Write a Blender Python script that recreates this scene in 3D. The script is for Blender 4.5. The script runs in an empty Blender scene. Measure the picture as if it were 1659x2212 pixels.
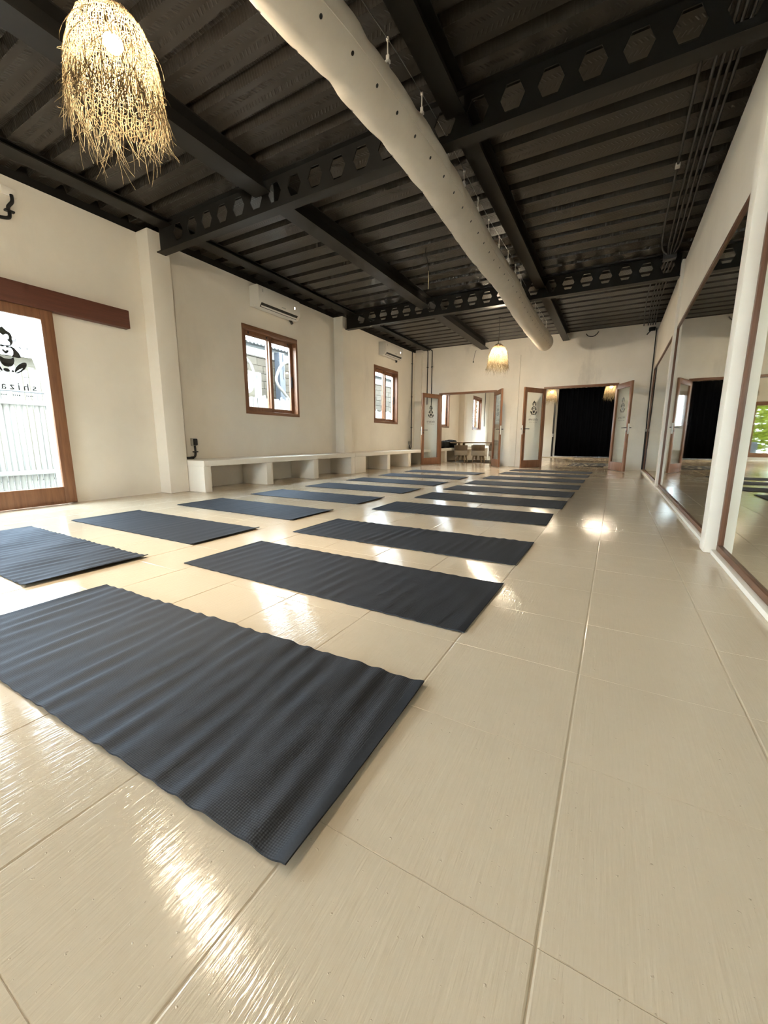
import bpy, bmesh, math, random
from mathutils import Vector, Matrix
PI = math.pi
SC = bpy.context.scene
COL = SC.collection

# ------------------------------------------------------------------ camera, world, exposure
cam_d = bpy.data.cameras.new('camera'); cam = bpy.data.objects.new('camera', cam_d); COL.objects.link(cam)
cam_d.sensor_fit = 'VERTICAL'; cam_d.sensor_height = 36.0; cam_d.lens = 866.892 / 2212.0 * 36.0
cam_d.clip_start = 0.02; cam_d.clip_end = 200
cam.matrix_world = Matrix.Translation((0, 0, 0.7334)) @ Matrix.Rotation(0.5156, 4, 'Z') @ Matrix.Rotation(1.3923, 4, 'X') @ Matrix.Rotation(0.0014, 4, 'Z')
SC.camera = cam
SC.view_settings.view_transform = 'Standard'; SC.view_settings.look = 'None'
SC.view_settings.gamma = 1.0; SC.view_settings.use_curve_mapping = False
SC.view_settings.exposure = 1.75
SC.cycles.use_light_tree = False; SC.cycles.use_adaptive_sampling = True; SC.cycles.adaptive_threshold = 0.05; SC.cycles.adaptive_min_samples = 16
SC.cycles.max_bounces = 8; SC.cycles.diffuse_bounces = 4; SC.cycles.glossy_bounces = 3; SC.cycles.transmission_bounces = 4; SC.cycles.transparent_max_bounces = 12
SC.cycles.caustics_reflective = True; SC.cycles.caustics_refractive = False
W = bpy.data.worlds.new('overcast_sky'); SC.world = W; W.use_nodes = True
W.node_tree.nodes['Background'].inputs[0].default_value = (0.76, 0.89, 1.0, 1)
W.node_tree.nodes['Background'].inputs[1].default_value = 12.0
BULB = 1280.0            # emission strength of the pendant bulbs
BULB_COL = (1.0, 0.84, 0.61)

# ------------------------------------------------------------------ room measures (metres)
XL, XR = -5.467, 0.65
YF, YB, YE = 11.6, -5.0, 20.0
DECK = 3.38

# ------------------------------------------------------------------ materials
def mat(name):
    m = bpy.data.materials.new(name); m.use_nodes = True
    return m, m.node_tree, m.node_tree.nodes['Principled BSDF']
def lin(r, g, b):
    f = lambda c: ((c / 255 + 0.055) / 1.055) ** 2.4 if c > 10 else c / 255 / 12.92
    return (f(r), f(g), f(b), 1)
def simple(name, col, rough=0.5, metal=0.0, spec=0.5):
    m, t, b = mat(name)
    b.inputs['Base Color'].default_value = col if len(col) == 4 else (*col, 1)
    b.inputs['Roughness'].default_value = rough; b.inputs['Metallic'].default_value = metal
    b.inputs['Specular IOR Level'].default_value = spec
    return m
def N(t, typ, **kw):
    n = t.nodes.new(typ)
    for k, v in kw.items():
        if k in n.inputs: n.inputs[k].default_value = v
        else: setattr(n, k, v)
    return n
def math_n(t, op, a, b=None, c=None):
    n = t.nodes.new('ShaderNodeMath'); n.operation = op
    for i, v in enumerate((a, b, c)):
        if v is None: continue
        if isinstance(v, (int, float)): n.inputs[i].default_value = v
        else: t.links.new(v, n.inputs[i])
    return n.outputs[0]
def mixc(t, fac, a, b):
    n = t.nodes.new('ShaderNodeMix'); n.data_type = 'RGBA'
    for s, v in ((n.inputs[0], fac), (n.inputs[6], a), (n.inputs[7], b)):
        if isinstance(v, (int, float)): s.default_value = v
        elif isinstance(v, tuple): s.default_value = v
        else: t.links.new(v, s)
    return n.outputs[2]
def ramp(t, src, stops):
    n = t.nodes.new('ShaderNodeValToRGB'); r = n.color_ramp
    while len(r.elements) < len(stops): r.elements.new(0.5)
    for e, (p, c) in zip(r.elements, stops): e.position = p; e.color = c if isinstance(c, tuple) else (c, c, c, 1)
    t.links.new(src, n.inputs[0]); return n.outputs[0]
def pos(t, scale=(1, 1, 1)):
    g = t.nodes.new('ShaderNodeNewGeometry'); mp = t.nodes.new('ShaderNodeMapping')
    mp.inputs['Scale'].default_value = scale; t.links.new(g.outputs['Position'], mp.inputs['Vector'])
    return mp.outputs[0]
def noise(t, vec, scale, detail=3, rough=0.5):
    n = N(t, 'ShaderNodeTexNoise', Scale=scale, Detail=detail, Roughness=rough); t.links.new(vec, n.inputs['Vector']); return n.outputs['Fac']
def bump(t, b, h, strength, dist):
    n = N(t, 'ShaderNodeBump', Strength=strength, Distance=dist); t.links.new(h, n.inputs['Height'])
    t.links.new(n.outputs[0], b.inputs['Normal']); return n

def m_plaster(name, c1, c2, stain=0.25):
    m, t, b = mat(name); p = pos(t)
    n1 = noise(t, p, 1.3, 5, 0.6); n2 = noise(t, pos(t, (1, 1, 0.35)), 0.9, 6, 0.65)
    c = mixc(t, ramp(t, n1, [(0.35, 0.0), (0.7, 1.0)]), c1, c2)
    st = ramp(t, n2, [(0.57, 0.0), (0.76, stain)])
    c = mixc(t, st, c, (0.42, 0.39, 0.35, 1))
    t.links.new(c, b.inputs['Base Color']); b.inputs['Roughness'].default_value = 0.75
    b.inputs['Specular IOR Level'].default_value = 0.25
    h = math_n(t, 'ADD', noise(t, p, 7, 4), math_n(t, 'MULTIPLY', noise(t, p, 60, 3), 0.2))
    bump(t, b, h, 0.35, 0.006); return m
M_WALL = m_plaster('white_plaster', (0.83, 0.77, 0.675, 1), (0.77, 0.71, 0.62, 1))
M_WALLFAR = m_plaster('smudged_plaster', (0.81, 0.75, 0.665, 1), (0.73, 0.675, 0.595, 1), 0.8)
M_WHITE = m_plaster('bench_plaster', (0.83, 0.78, 0.695, 1), (0.79, 0.74, 0.655, 1), 0.1)

def m_floor():
    m, t, b = mat('painted_tile'); p = pos(t)
    info = t.nodes.new('ShaderNodeObjectInfo')
    big = noise(t, p, 1.1, 5, 0.6); dirt = noise(t, pos(t, (1, 0.5, 1)), 2.3, 6, 0.7)
    c = mixc(t, ramp(t, big, [(0.3, 0.0), (0.7, 1.0)]), (0.65, 0.548, 0.418, 1), (0.605, 0.508, 0.383, 1))
    c = mixc(t, ramp(t, dirt, [(0.64, 0.0), (0.8, 0.35)]), c, (0.36, 0.31, 0.25, 1))
    t.links.new(c, b.inputs['Base Color'])
    brush = noise(t, pos(t, (1, 0.06, 1)), 130, 3, 0.6)
    r = math_n(t, 'ADD', 0.05, math_n(t, 'MULTIPLY', ramp(t, big, [(0.3, 0.0), (0.75, 1.0)]), 0.10))
    t.links.new(r, b.inputs['Roughness']); b.inputs['Specular IOR Level'].default_value = 0.36
    speck = ramp(t, noise(t, p, 95, 2), [(0.71, 0.0), (0.80, 1.0)])
    lump = noise(t, p, 9, 3)
    h = math_n(t, 'ADD', math_n(t, 'MULTIPLY', brush, 0.62), math_n(t, 'MULTIPLY', speck, 0.75))
    h = math_n(t, 'ADD', h, math_n(t, 'MULTIPLY', lump, 0.55))
    bump(t, b, h, 0.42, 0.004); return m
M_FLOOR = m_floor()

def m_steel(name, base, rough, bs=0.1):
    m, t, b = mat(name); p = pos(t)
    n = noise(t, p, 3, 5, 0.6)
    c = mixc(t, n, (base * 0.8, base * 0.78, base * 0.76, 1), (base * 1.3, base * 1.22, base * 1.12, 1))
    t.links.new(c, b.inputs['Base Color']); b.inputs['Roughness'].default_value = rough
    b.inputs['Specular IOR Level'].default_value = 0.32
    bump(t, b, noise(t, p, 40, 3), bs, 0.002); return m
M_BEAM = m_steel('black_beam_paint', 0.014, 0.45, 0.08)
M_BLACK = simple('black_plastic', (0.012, 0.013, 0.014), 0.45)
M_PIPE = simple('dark_conduit', (0.05, 0.05, 0.055), 0.5)

def m_deck():
    m, t, b = mat('black_deck_paint')
    g = t.nodes.new('ShaderNodeNewGeometry'); s = t.nodes.new('ShaderNodeSeparateXYZ'); t.links.new(g.outputs['Position'], s.inputs[0])
    x, y = s.outputs[0], s.outputs[1]
    yl = math_n(t, 'SUBTRACT', math_n(t, 'FLOORED_MODULO', math_n(t, 'SUBTRACT', y, 0.2), 1 / 3.0), 1 / 6.0)   # 0 in the pan middle
    a = math_n(t, 'ABSOLUTE', yl)
    chev = math_n(t, 'SINE', math_n(t, 'MULTIPLY', math_n(t, 'ADD', x, math_n(t, 'MULTIPLY', a, 0.6)), 2 * PI / 0.034))
    chev = math_n(t, 'SMOOTH_MAX', chev, 0.0, 0.3)
    pan = math_n(t, 'LESS_THAN', math_n(t, 'ABSOLUTE', math_n(t, 'SUBTRACT', a, 0.042)), 0.020)
    lad = math_n(t, 'SMOOTH_MAX', math_n(t, 'SINE', math_n(t, 'MULTIPLY', x, 2 * PI / 0.026)), 0.0, 0.3)
    side = math_n(t, 'GREATER_THAN', a, 0.106)
    h = math_n(t, 'ADD', math_n(t, 'MULTIPLY', chev, pan), math_n(t, 'MULTIPLY', lad, math_n(t, 'MULTIPLY', side, 1.0)))
    n = noise(t, pos(t), 2.2, 2, 0.4)
    c = mixc(t, n, (0.034, 0.0292, 0.0248, 1), (0.045, 0.039, 0.033, 1))
    t.links.new(c, b.inputs['Base Color'])
    t.links.new(math_n(t, 'ADD', 0.27, math_n(t, 'MULTIPLY', n, 0.08)), b.inputs['Roughness'])
    b.inputs['Specular IOR Level'].default_value = 0.32
    bump(t, b, h, 0.45, 0.004); return m
M_DECK = m_deck()

def m_wood(name, c1, c2, axis='Z', rough=0.45):
    m, t, b = mat(name)
    sc = {'X': (1.2, 18, 18), 'Y': (18, 1.2, 18), 'Z': (18, 18, 1.2)}[axis]
    p = pos(t, sc); n = noise(t, p, 2.2, 6, 0.65); n2 = noise(t, pos(t), 2.5, 3)
    c = mixc(t, ramp(t, n, [(0.3, 0.0), (0.7, 1.0)]), c1, c2)
    c = mixc(t, math_n(t, 'MULTIPLY', n2, 0.4), c, c2)
    t.links.new(c, b.inputs['Base Color']); b.inputs['Roughness'].default_value = rough
    bump(t, b, n, 0.15, 0.002); return m
WC1, WC2 = (0.30, 0.142, 0.068, 1), (0.165, 0.070, 0.034, 1)
M_WOODV = m_wood('teak_upright', WC1, WC2, 'Z')
M_WOODY = m_wood('teak_rail_long', WC1, WC2, 'Y')
M_WOODX = m_wood('teak_rail_cross', WC1, WC2, 'X')
M_DWV = m_wood('dark_teak_upright', (0.19, 0.085, 0.04, 1), (0.11, 0.045, 0.022, 1), 'Z')
M_DWY = m_wood('dark_teak_rail', (0.19, 0.085, 0.04, 1), (0.11, 0.045, 0.022, 1), 'Y')
M_VAL = m_wood('dark_stained_board', (0.16, 0.055, 0.032, 1), (0.10, 0.035, 0.022, 1), 'Y', 0.55)
M_OAK = m_wood('pale_table_wood', (0.30, 0.21, 0.12, 1), (0.19, 0.13, 0.075, 1), 'X')

def m_glass():
    m, t, b = mat('window_glass'); t.nodes.remove(b); out = t.nodes['Material Output']
    tr = N(t, 'ShaderNodeBsdfTransparent'); tr.inputs[0].default_value = (0.95, 0.97, 0.96, 1)
    gl = N(t, 'ShaderNodeBsdfGlossy', Roughness=0.02)
    g = t.nodes.new('ShaderNodeNewGeometry'); dp = t.nodes.new('ShaderNodeVectorMath'); dp.operation = 'DOT_PRODUCT'
    t.links.new(g.outputs['Incoming'], dp.inputs[0]); t.links.new(g.outputs['Normal'], dp.inputs[1])
    k = math_n(t, 'POWER', math_n(t, 'SUBTRACT', 1.0, math_n(t, 'ABSOLUTE', dp.outputs['Value'])), 5.0)
    fr = math_n(t, 'ADD', 0.035, math_n(t, 'MULTIPLY', k, 0.9)); mx = N(t, 'ShaderNodeMixShader')
    t.links.new(fr, mx.inputs[0]); t.links.new(tr.outputs[0], mx.inputs[1]); t.links.new(gl.outputs[0], mx.inputs[2])
    t.links.new(mx.outputs[0], out.inputs[0]); return m
M_GLASS = m_glass()
def m_mirror():
    m, t, b = mat('mirror_glass'); p = pos(t)
    t.links.new(mixc(t, noise(t, p, 1.5, 4), (0.66, 0.68, 0.62, 1), (0.76, 0.77, 0.71, 1)), b.inputs['Base Color'])
    b.inputs['Metallic'].default_value = 1.0; b.inputs['Roughness'].default_value = 0.025; return m
M_MIRROR = m_mirror()

def m_mat():
    m, t, b = mat('woven_rubber')
    tc = t.nodes.new('ShaderNodeTexCoord'); s = t.nodes.new('ShaderNodeSeparateXYZ'); t.links.new(tc.outputs['Object'], s.inputs[0])
    sx = math_n(t, 'SINE', math_n(t, 'MULTIPLY', s.outputs[0], 2 * PI / 0.0058)); sy = math_n(t, 'SINE', math_n(t, 'MULTIPLY', s.outputs[1], 2 * PI / 0.0046))
    w = math_n(t, 'ADD', math_n(t, 'MULTIPLY', sx, 0.65), math_n(t, 'MULTIPLY', sy, 0.35))
    w = math_n(t, 'ADD', math_n(t, 'MULTIPLY', w, 0.5), 0.5)
    w = math_n(t, 'MULTIPLY', w, math_n(t, 'LESS_THAN', math_n(t, 'ABSOLUTE', s.outputs[0]), 0.842))
    n = noise(t, tc.outputs['Object'], 220, 2)
    c = mixc(t, math_n(t, 'MULTIPLY', w, math_n(t, 'ADD', 0.55, math_n(t, 'MULTIPLY', n, 0.9))), (0.004, 0.0036, 0.0036, 1), (0.026, 0.024, 0.0255, 1))
    bp = N(t, 'ShaderNodeBump', Strength=0.4, Distance=0.0012); t.links.new(math_n(t, 'ADD', w, math_n(t, 'MULTIPLY', n, 0.4)), bp.inputs['Height'])
    t.nodes.remove(b); d = N(t, 'ShaderNodeBsdfDiffuse'); gl = N(t, 'ShaderNodeBsdfGlossy', Roughness=0.6); gl.inputs[0].default_value = (0.79, 0.87, 1.0, 1)  # blue gloss tint puts the sky's colour into the mat sheen
    t.links.new(c, d.inputs[0]); t.links.new(bp.outputs[0], d.inputs['Normal']); t.links.new(bp.outputs[0], gl.inputs['Normal'])
    mx = N(t, 'ShaderNodeMixShader')
    g = t.nodes.new('ShaderNodeNewGeometry'); dp = t.nodes.new('ShaderNodeVectorMath'); dp.operation = 'DOT_PRODUCT'
    t.links.new(g.outputs['Incoming'], dp.inputs[0]); t.links.new(g.outputs['Normal'], dp.inputs[1])
    k = math_n(t, 'POWER', math_n(t, 'SUBTRACT', 1.0, math_n(t, 'ABSOLUTE', dp.outputs['Value'])), 5.0)
    t.links.new(math_n(t, 'ADD', 0.058, math_n(t, 'MULTIPLY', k, 0.09)), mx.inputs[0])
    t.links.new(d.outputs[0], mx.inputs[1]); t.links.new(gl.outputs[0], mx.inputs[2]); t.links.new(mx.outputs[0], t.nodes['Material Output'].inputs[0]); return m
M_MAT = m_mat()

def m_fabric(name, c1, c2, sc=60, rough=0.85, bs=0.3):
    m, t, b = mat(name); p = pos(t); n = noise(t, p, sc, 3); n2 = noise(t, p, 3, 4)
    c = mixc(t, n, c1, c2); c = mixc(t, math_n(t, 'MULTIPLY', n2, 0.5), c, c1)
    t.links.new(c, b.inputs['Base Color']); b.inputs['Roughness'].default_value = rough
    b.inputs['Specular IOR Level'].default_value = 0.2
    bump(t, b, n, bs, 0.003); return m
M_DUCT = m_fabric('duct_canvas', (0.64, 0.58, 0.50, 1), (0.57, 0.515, 0.44, 1), 14, 0.85, 0.5)
M_CURTAIN = m_fabric('navy_drape', (0.0015, 0.002, 0.0035, 1), (0.003, 0.0035, 0.0055, 1), 40)
M_CURTAIN.node_tree.nodes['Principled BSDF'].inputs['Specular IOR Level'].default_value = 0.04
M_BAG = m_fabric('black_cushion_cloth', (0.010, 0.010, 0.011, 1), (0.02, 0.02, 0.021, 1), 50)
M_CHAIRBACK = m_fabric('brown_weave', (0.13, 0.095, 0.062, 1), (0.20, 0.15, 0.10, 1), 90)
M_CHAIRPAD = m_fabric('oat_upholstery', (0.34, 0.29, 0.225, 1), (0.40, 0.35, 0.28, 1), 90)
M_RUG = m_fabric('jute_rug', (0.33, 0.27, 0.185, 1), (0.25, 0.20, 0.135, 1), 70)
M_RUGDARK = m_fabric('dark_rug', (0.10, 0.08, 0.06, 1), (0.16, 0.125, 0.09, 1), 70)
def m_pattern():
    m, t, b = mat('patterned_rug'); p = pos(t)
    v = N(t, 'ShaderNodeTexVoronoi', Scale=7.0); t.links.new(pos(t, (1.0, 0.6, 1)), v.inputs['Vector'])
    k = ramp(t, v.outputs['Distance'], [(0.28, 0.0), (0.36, 1.0)])
    t.links.new(mixc(t, k, (0.33, 0.28, 0.20, 1), (0.022, 0.02, 0.019, 1)), b.inputs['Base Color'])
    b.inputs['Roughness'].default_value = 0.9; return m
M_PATTERN = m_pattern()

def m_straw(name, c1, c2):
    m, t, b = mat(name); t.nodes.remove(b); out = t.nodes['Material Output']
    c = mixc(t, noise(t, pos(t), 25, 3), c1, c2)
    d = N(t, 'ShaderNodeBsdfDiffuse'); tl = N(t, 'ShaderNodeBsdfTranslucent'); mx = N(t, 'ShaderNodeMixShader'); mx.inputs[0].default_value = 0.6
    t.links.new(c, d.inputs[0]); t.links.new(c, tl.inputs[0])
    t.links.new(d.outputs[0], mx.inputs[1]); t.links.new(tl.outputs[0], mx.inputs[2]); t.links.new(mx.outputs[0], out.inputs[0]); return m
M_STRAW = m_straw('woven_straw', (0.094, 0.069, 0.040, 1), (0.066, 0.045, 0.023, 1))
M_FRINGE = m_straw('straw_fringe', (0.18, 0.148, 0.095, 1), (0.14, 0.108, 0.064, 1))
def m_emit(name, col, s):
    m, t, b = mat(name); t.nodes.remove(b); e = N(t, 'ShaderNodeEmission', Strength=s); e.inputs[0].default_value = (*col, 1)
    t.links.new(e.outputs[0], t.nodes['Material Output'].inputs[0]); return m
M_BULB = m_emit('lit_bulb', BULB_COL, BULB)
M_BULBDIM = m_emit('dimmer_lit_bulb', BULB_COL, BULB * 0.45)
M_ACWHITE = simple('white_appliance_plastic', (0.68, 0.65, 0.60), 0.35)
M_ACDARK = simple('vent_shadow_plastic', (0.03, 0.03, 0.028), 0.5)
M_LED = m_emit('display_light', (1, 1, 1), 3.0)
M_CHROME = simple('brushed_steel', (0.55, 0.55, 0.54), 0.3, 1.0)
M_PLATE = simple('pale_lock_plate', (0.75, 0.74, 0.70), 0.35, 0.3)
M_VINYL = simple('black_vinyl', (0.012, 0.012, 0.013), 0.5)
M_GREYBOX = simple('grey_box_plastic', (0.42, 0.41, 0.38), 0.5)
M_CORDW = simple('pale_cable', (0.55, 0.48, 0.30), 0.5)
def m_white_wood():
    m, t, b = mat('whitewashed_cane'); p = pos(t, (9, 9, 1)); n = noise(t, p, 2.0, 5)
    t.links.new(mixc(t, n, (0.27, 0.27, 0.26, 1), (0.20, 0.20, 0.194, 1)), b.inputs['Base Color']); b.inputs['Roughness'].default_value = 0.7; return m
M_FENCE = m_white_wood()
def m_block():
    m, t, b = mat('concrete_block'); inf = t.nodes.new('ShaderNodeObjectInfo')
    c = mixc(t, inf.outputs['Random'], (0.040, 0.030, 0.0185, 1), (0.052, 0.041, 0.028, 1))
    c = mixc(t, ramp(t, noise(t, pos(t), 9, 5), [(0.4, 0.0), (0.75, 0.6)]), c, (0.028, 0.021, 0.014, 1))
    t.links.new(c, b.inputs['Base Color']); b.inputs['Roughness'].default_value = 0.9
    bump(t, b, noise(t, pos(t), 40, 4), 0.4, 0.01); return m
M_BLOCK = m_block()
M_MORTAR = simple('mortar', (0.05, 0.042, 0.033), 0.95)
M_ROOF = simple('corrugated_sheet', (0.12, 0.125, 0.13), 0.5, 0.2)
M_GROUND = m_fabric('pale_gravel', (0.20, 0.195, 0.18, 1), (0.28, 0.27, 0.245, 1), 20, 0.95)
M_GREYPOST = simple('grey_painted_post', (0.035, 0.040, 0.050), 0.5)
M_HOSE = simple('white_hose', (0.16, 0.152, 0.14), 0.5)
M_TAN = simple('tan_casing', (0.085, 0.072, 0.05), 0.5)
M_TEAL = simple('teal_sticker', (0.05, 0.28, 0.30), 0.4)
def m_leaf():
    m, t, b = mat('lime_leaf'); t.nodes.remove(b); out = t.nodes['Material Output']
    c = mixc(t, noise(t, pos(t), 3, 3), (0.14, 0.15, 0.016, 1), (0.055, 0.08, 0.010, 1))
    d = N(t, 'ShaderNodeBsdfDiffuse'); tl = N(t, 'ShaderNodeBsdfTranslucent'); mx = N(t, 'ShaderNodeMixShader'); mx.inputs[0].default_value = 0.45
    t.links.new(c, d.inputs[0]); t.links.new(c, tl.inputs[0]); t.links.new(d.outputs[0], mx.inputs[1]); t.links.new(tl.outputs[0], mx.inputs[2])
    t.links.new(mx.outputs[0], out.inputs[0]); return m
M_LEAF = m_leaf()
M_BARK = simple('grey_bark', (0.20, 0.16, 0.12), 0.9)

# ------------------------------------------------------------------ mesh helpers
class MB:
    def __init__(s): s.v = []; s.f = []
    def add(s, vs, fs):
        o = len(s.v); s.v += [tuple(p) for p in vs]; s.f += [tuple(i + o for i in f) for f in fs]; return s
    def box(s, x0, x1, y0, y1, z0, z1):
        return s.add([(x0, y0, z0), (x1, y0, z0), (x1, y1, z0), (x0, y1, z0), (x0, y0, z1), (x1, y0, z1), (x1, y1, z1), (x0, y1, z1)],
                     [(0, 3, 2, 1), (4, 5, 6, 7), (0, 1, 5, 4), (1, 2, 6, 5), (2, 3, 7, 6), (3, 0, 4, 7)])
    def bbox(s, x0, x1, y0, y1, z0, z1, b=0.005):      # box with chamfered edges
        bm = bmesh.new(); bmesh.ops.create_cube(bm, size=1)
        for v in bm.verts: v.co = Vector(((x0 + x1) / 2 + v.co.x * (x1 - x0), (y0 + y1) / 2 + v.co.y * (y1 - y0), (z0 + z1) / 2 + v.co.z * (z1 - z0)))
        bmesh.ops.bevel(bm, geom=bm.edges[:], offset=b, segments=2, affect='EDGES', profile=0.6)
        bm.verts.index_update()
        s.add([v.co[:] for v in bm.verts], [[v.index for v in f.verts] for f in bm.faces]); bm.free(); return s
    def tube(s, pts, r, n=8, cap=True):
        pts = [Vector(p) for p in pts]; rings = []; up = None
        for i, p in enumerate(pts):
            d = (pts[min(i + 1, len(pts) - 1)] - pts[max(i - 1, 0)]).normalized()
            if up is None: up = Vector((0, 0, 1)) if abs(d.z) < 0.9 else Vector((1, 0, 0))
            a = d.cross(up).normalized(); bb = a.cross(d).normalized(); up = bb
            rr = r[i] if isinstance(r, (list, tuple)) else r
            rings.append([p + (a * math.cos(2 * PI * k / n) + bb * math.sin(2 * PI * k / n)) * rr for k in range(n)])
        vs = [q[:] for ring in rings for q in ring]; fs = []
        for i in range(len(pts) - 1):
            for k in range(n):
                fs.append((i * n + k, i * n + (k + 1) % n, (i + 1) * n + (k + 1) % n, (i + 1) * n + k))
        if cap: fs += [tuple(range(n))[::-1], tuple((len(pts) - 1) * n + k for k in range(n))]
        return s.add(vs, fs)
    def lathe(s, prof, n=24, c=(0, 0, 0)):
        vs = []; fs = []
        for (r, z) in prof: vs += [(c[0] + r * math.cos(2 * PI * k / n), c[1] + r * math.sin(2 * PI * k / n), c[2] + z) for k in range(n)]
        for i in range(len(prof) - 1):
            for k in range(n): fs.append((i * n + k, i * n + (k + 1) % n, (i + 1) * n + (k + 1) % n, (i + 1) * n + k))
        return s.add(vs, fs)
    def sphere(s, c, r, n=16, m=10, sx=1, sy=1, sz=1):
        vs = [(c[0], c[1], c[2] + r * sz)]; fs = []
        for i in range(1, m):
            a = PI * i / m
            vs += [(c[0] + r * sx * math.sin(a) * math.cos(2 * PI * k / n), c[1] + r * sy * math.sin(a) * math.sin(2 * PI * k / n), c[2] + r * sz * math.cos(a)) for k in range(n)]
        vs.append((c[0], c[1], c[2] - r * sz)); L = len(vs) - 1
        for k in range(n):
            fs.append((0, 1 + k, 1 + (k + 1) % n)); fs.append((L, 1 + (m - 2) * n + (k + 1) % n, 1 + (m - 2) * n + k))
        for i in range(m - 2):
            for k in range(n): fs.append((1 + i * n + k, 1 + (i + 1) * n + k, 1 + (i + 1) * n + (k + 1) % n, 1 + i * n + (k + 1) % n))
        return s.add(vs, fs)
    def mesh(s, name, m, smooth=False, ang=None):
        me = bpy.data.meshes.new(name); me.from_pydata(s.v, [], s.f); me.validate(); me.update()
        me.materials.append(m)
        if smooth:
            me.polygons.foreach_set('use_smooth', [True] * len(me.polygons))
            if ang: me.set_sharp_from_angle(angle=math.radians(ang))
        return me
    def build(s, name, m, parent=None, smooth=False, ang=40):
        return link(name, s.mesh(name, m, smooth, ang), parent)
def link(name, data, parent=None):
    o = bpy.data.objects.new(name, data); COL.objects.link(o)
    if parent: o.parent = parent
    return o
def tag(o, label=None, cat=None, group=None, kind=None):
    if label: o['label'] = label
    if cat: o['category'] = cat
    if group: o['group'] = group
    if kind: o['kind'] = kind
    return o
def empty(name, loc=(0, 0, 0), rz=0.0, **kw):
    o = bpy.data.objects.new(name, None); COL.objects.link(o); o.location = loc; o.rotation_euler = (0, 0, rz); o.empty_display_size = 0.1
    return tag(o, **kw)
def copy_tree(o, parent=None):
    c = o.copy(); COL.objects.link(c); c.parent = parent
    for ch in [x for x in bpy.data.objects if x.parent is o]: copy_tree(ch, c)
    return c
def bez(pts, n=10):
    """Catmull-Rom through points"""
    pts = [Vector(p) for p in pts]; out = []
    for i in range(len(pts) - 1):
        p0, p1, p2, p3 = pts[max(i - 1, 0)], pts[i], pts[i + 1], pts[min(i + 2, len(pts) - 1)]
        for k in range(n):
            u = k / n
            out.append(0.5 * ((2 * p1) + (p2 - p0) * u + (2 * p0 - 5 * p1 + 4 * p2 - p3) * u * u + (3 * p1 - p0 - 3 * p2 + p3) * u ** 3))
    out.append(pts[-1]); return out
def wall_cells(axis, a0, a1, z0, z1, d0, d1, holes):
    """slab in the (along, z) plane with rectangular holes; axis = the along axis; d0, d1 = thickness range"""
    A = sorted({a0, a1, *[h[0] for h in holes], *[h[1] for h in holes]}); Z = sorted({z0, z1, *[h[2] for h in holes], *[h[3] for h in holes]})
    A = [q for q in A if a0 <= q <= a1]; Z = [q for q in Z if z0 <= q <= z1]
    def solid(i, k):
        if i < 0 or k < 0 or i >= len(A) - 1 or k >= len(Z) - 1: return False
        ca, cz = (A[i] + A[i + 1]) / 2, (Z[k] + Z[k + 1]) / 2
        return not any(h[0] < ca < h[1] and h[2] < cz < h[3] for h in holes)
    b = MB(); P = (lambda a, d, z: (d, a, z)) if axis == 'y' else (lambda a, d, z: (a, d, z))
    def q(*p): b.add(p, [(0, 1, 2, 3)])
    for i in range(len(A) - 1):
        for k in range(len(Z) - 1):
            if not solid(i, k): continue
            l, r, lo, hi = A[i], A[i + 1], Z[k], Z[k + 1]
            for d in (d0, d1): q(P(l, d, lo), P(r, d, lo), P(r, d, hi), P(l, d, hi))
            if not solid(i - 1, k): q(P(l, d0, lo), P(l, d1, lo), P(l, d1, hi), P(l, d0, hi))
            if not solid(i + 1, k): q(P(r, d0, lo), P(r, d1, lo), P(r, d1, hi), P(r, d0, hi))
            if not solid(i, k - 1): q(P(l, d0, lo), P(r, d0, lo), P(r, d1, lo), P(l, d1, lo))
            if not solid(i, k + 1): q(P(l, d0, hi), P(r, d0, hi), P(r, d1, hi), P(l, d1, hi))
    bm = bmesh.new(); vs = [bm.verts.new(p) for p in b.v]
    for f in b.f: bm.faces.new([vs[i] for i in f])
    bmesh.ops.remove_doubles(bm, verts=bm.verts[:], dist=1e-5); bmesh.ops.recalc_face_normals(bm, faces=bm.faces[:])
    bm.verts.index_update()
    o = MB(); o.v = [v.co[:] for v in bm.verts]; o.f = [tuple(v.index for v in f.verts) for f in bm.faces]; bm.free(); return o

# ================================================================== STRUCTURE
# ---- floor: slab + painted tiles
fl = MB().box(XL - 0.2, 0.95, YB - 0.2, YE + 0.2, -0.12, -0.0018).build('floor', M_FLOOR); tag(fl, kind='structure', label='beige painted tile floor with glossy brush marks')
PX, PY, GX, GY = 0.412, 0.402, 0.0030, 0.0006
tm = MB()
hx, hy, cx_, cz_ = PX / 2 - GX / 2, PY / 2 - GY / 2, 0.0030, 0.0010
ring = lambda a, b, z: [(-a, -b, z), (a, -b, z), (a, b, z), (-a, b, z)]
tm.add(ring(hx, hy, -0.0018) + ring(hx, hy, -cz_) + ring(hx - cx_, hy - 0.0012, 0.0),
       [(0, 1, 5, 4), (1, 2, 6, 5), (2, 3, 7, 6), (3, 0, 4, 7), (4, 5, 9, 8), (5, 6, 10, 9), (6, 7, 11, 10), (7, 4, 8, 11), (8, 9, 10, 11)])
tile_me = tm.mesh('tile', M_FLOOR)
rng = random.Random(5); cells = []
invc = cam.matrix_world.inverted()
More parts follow.
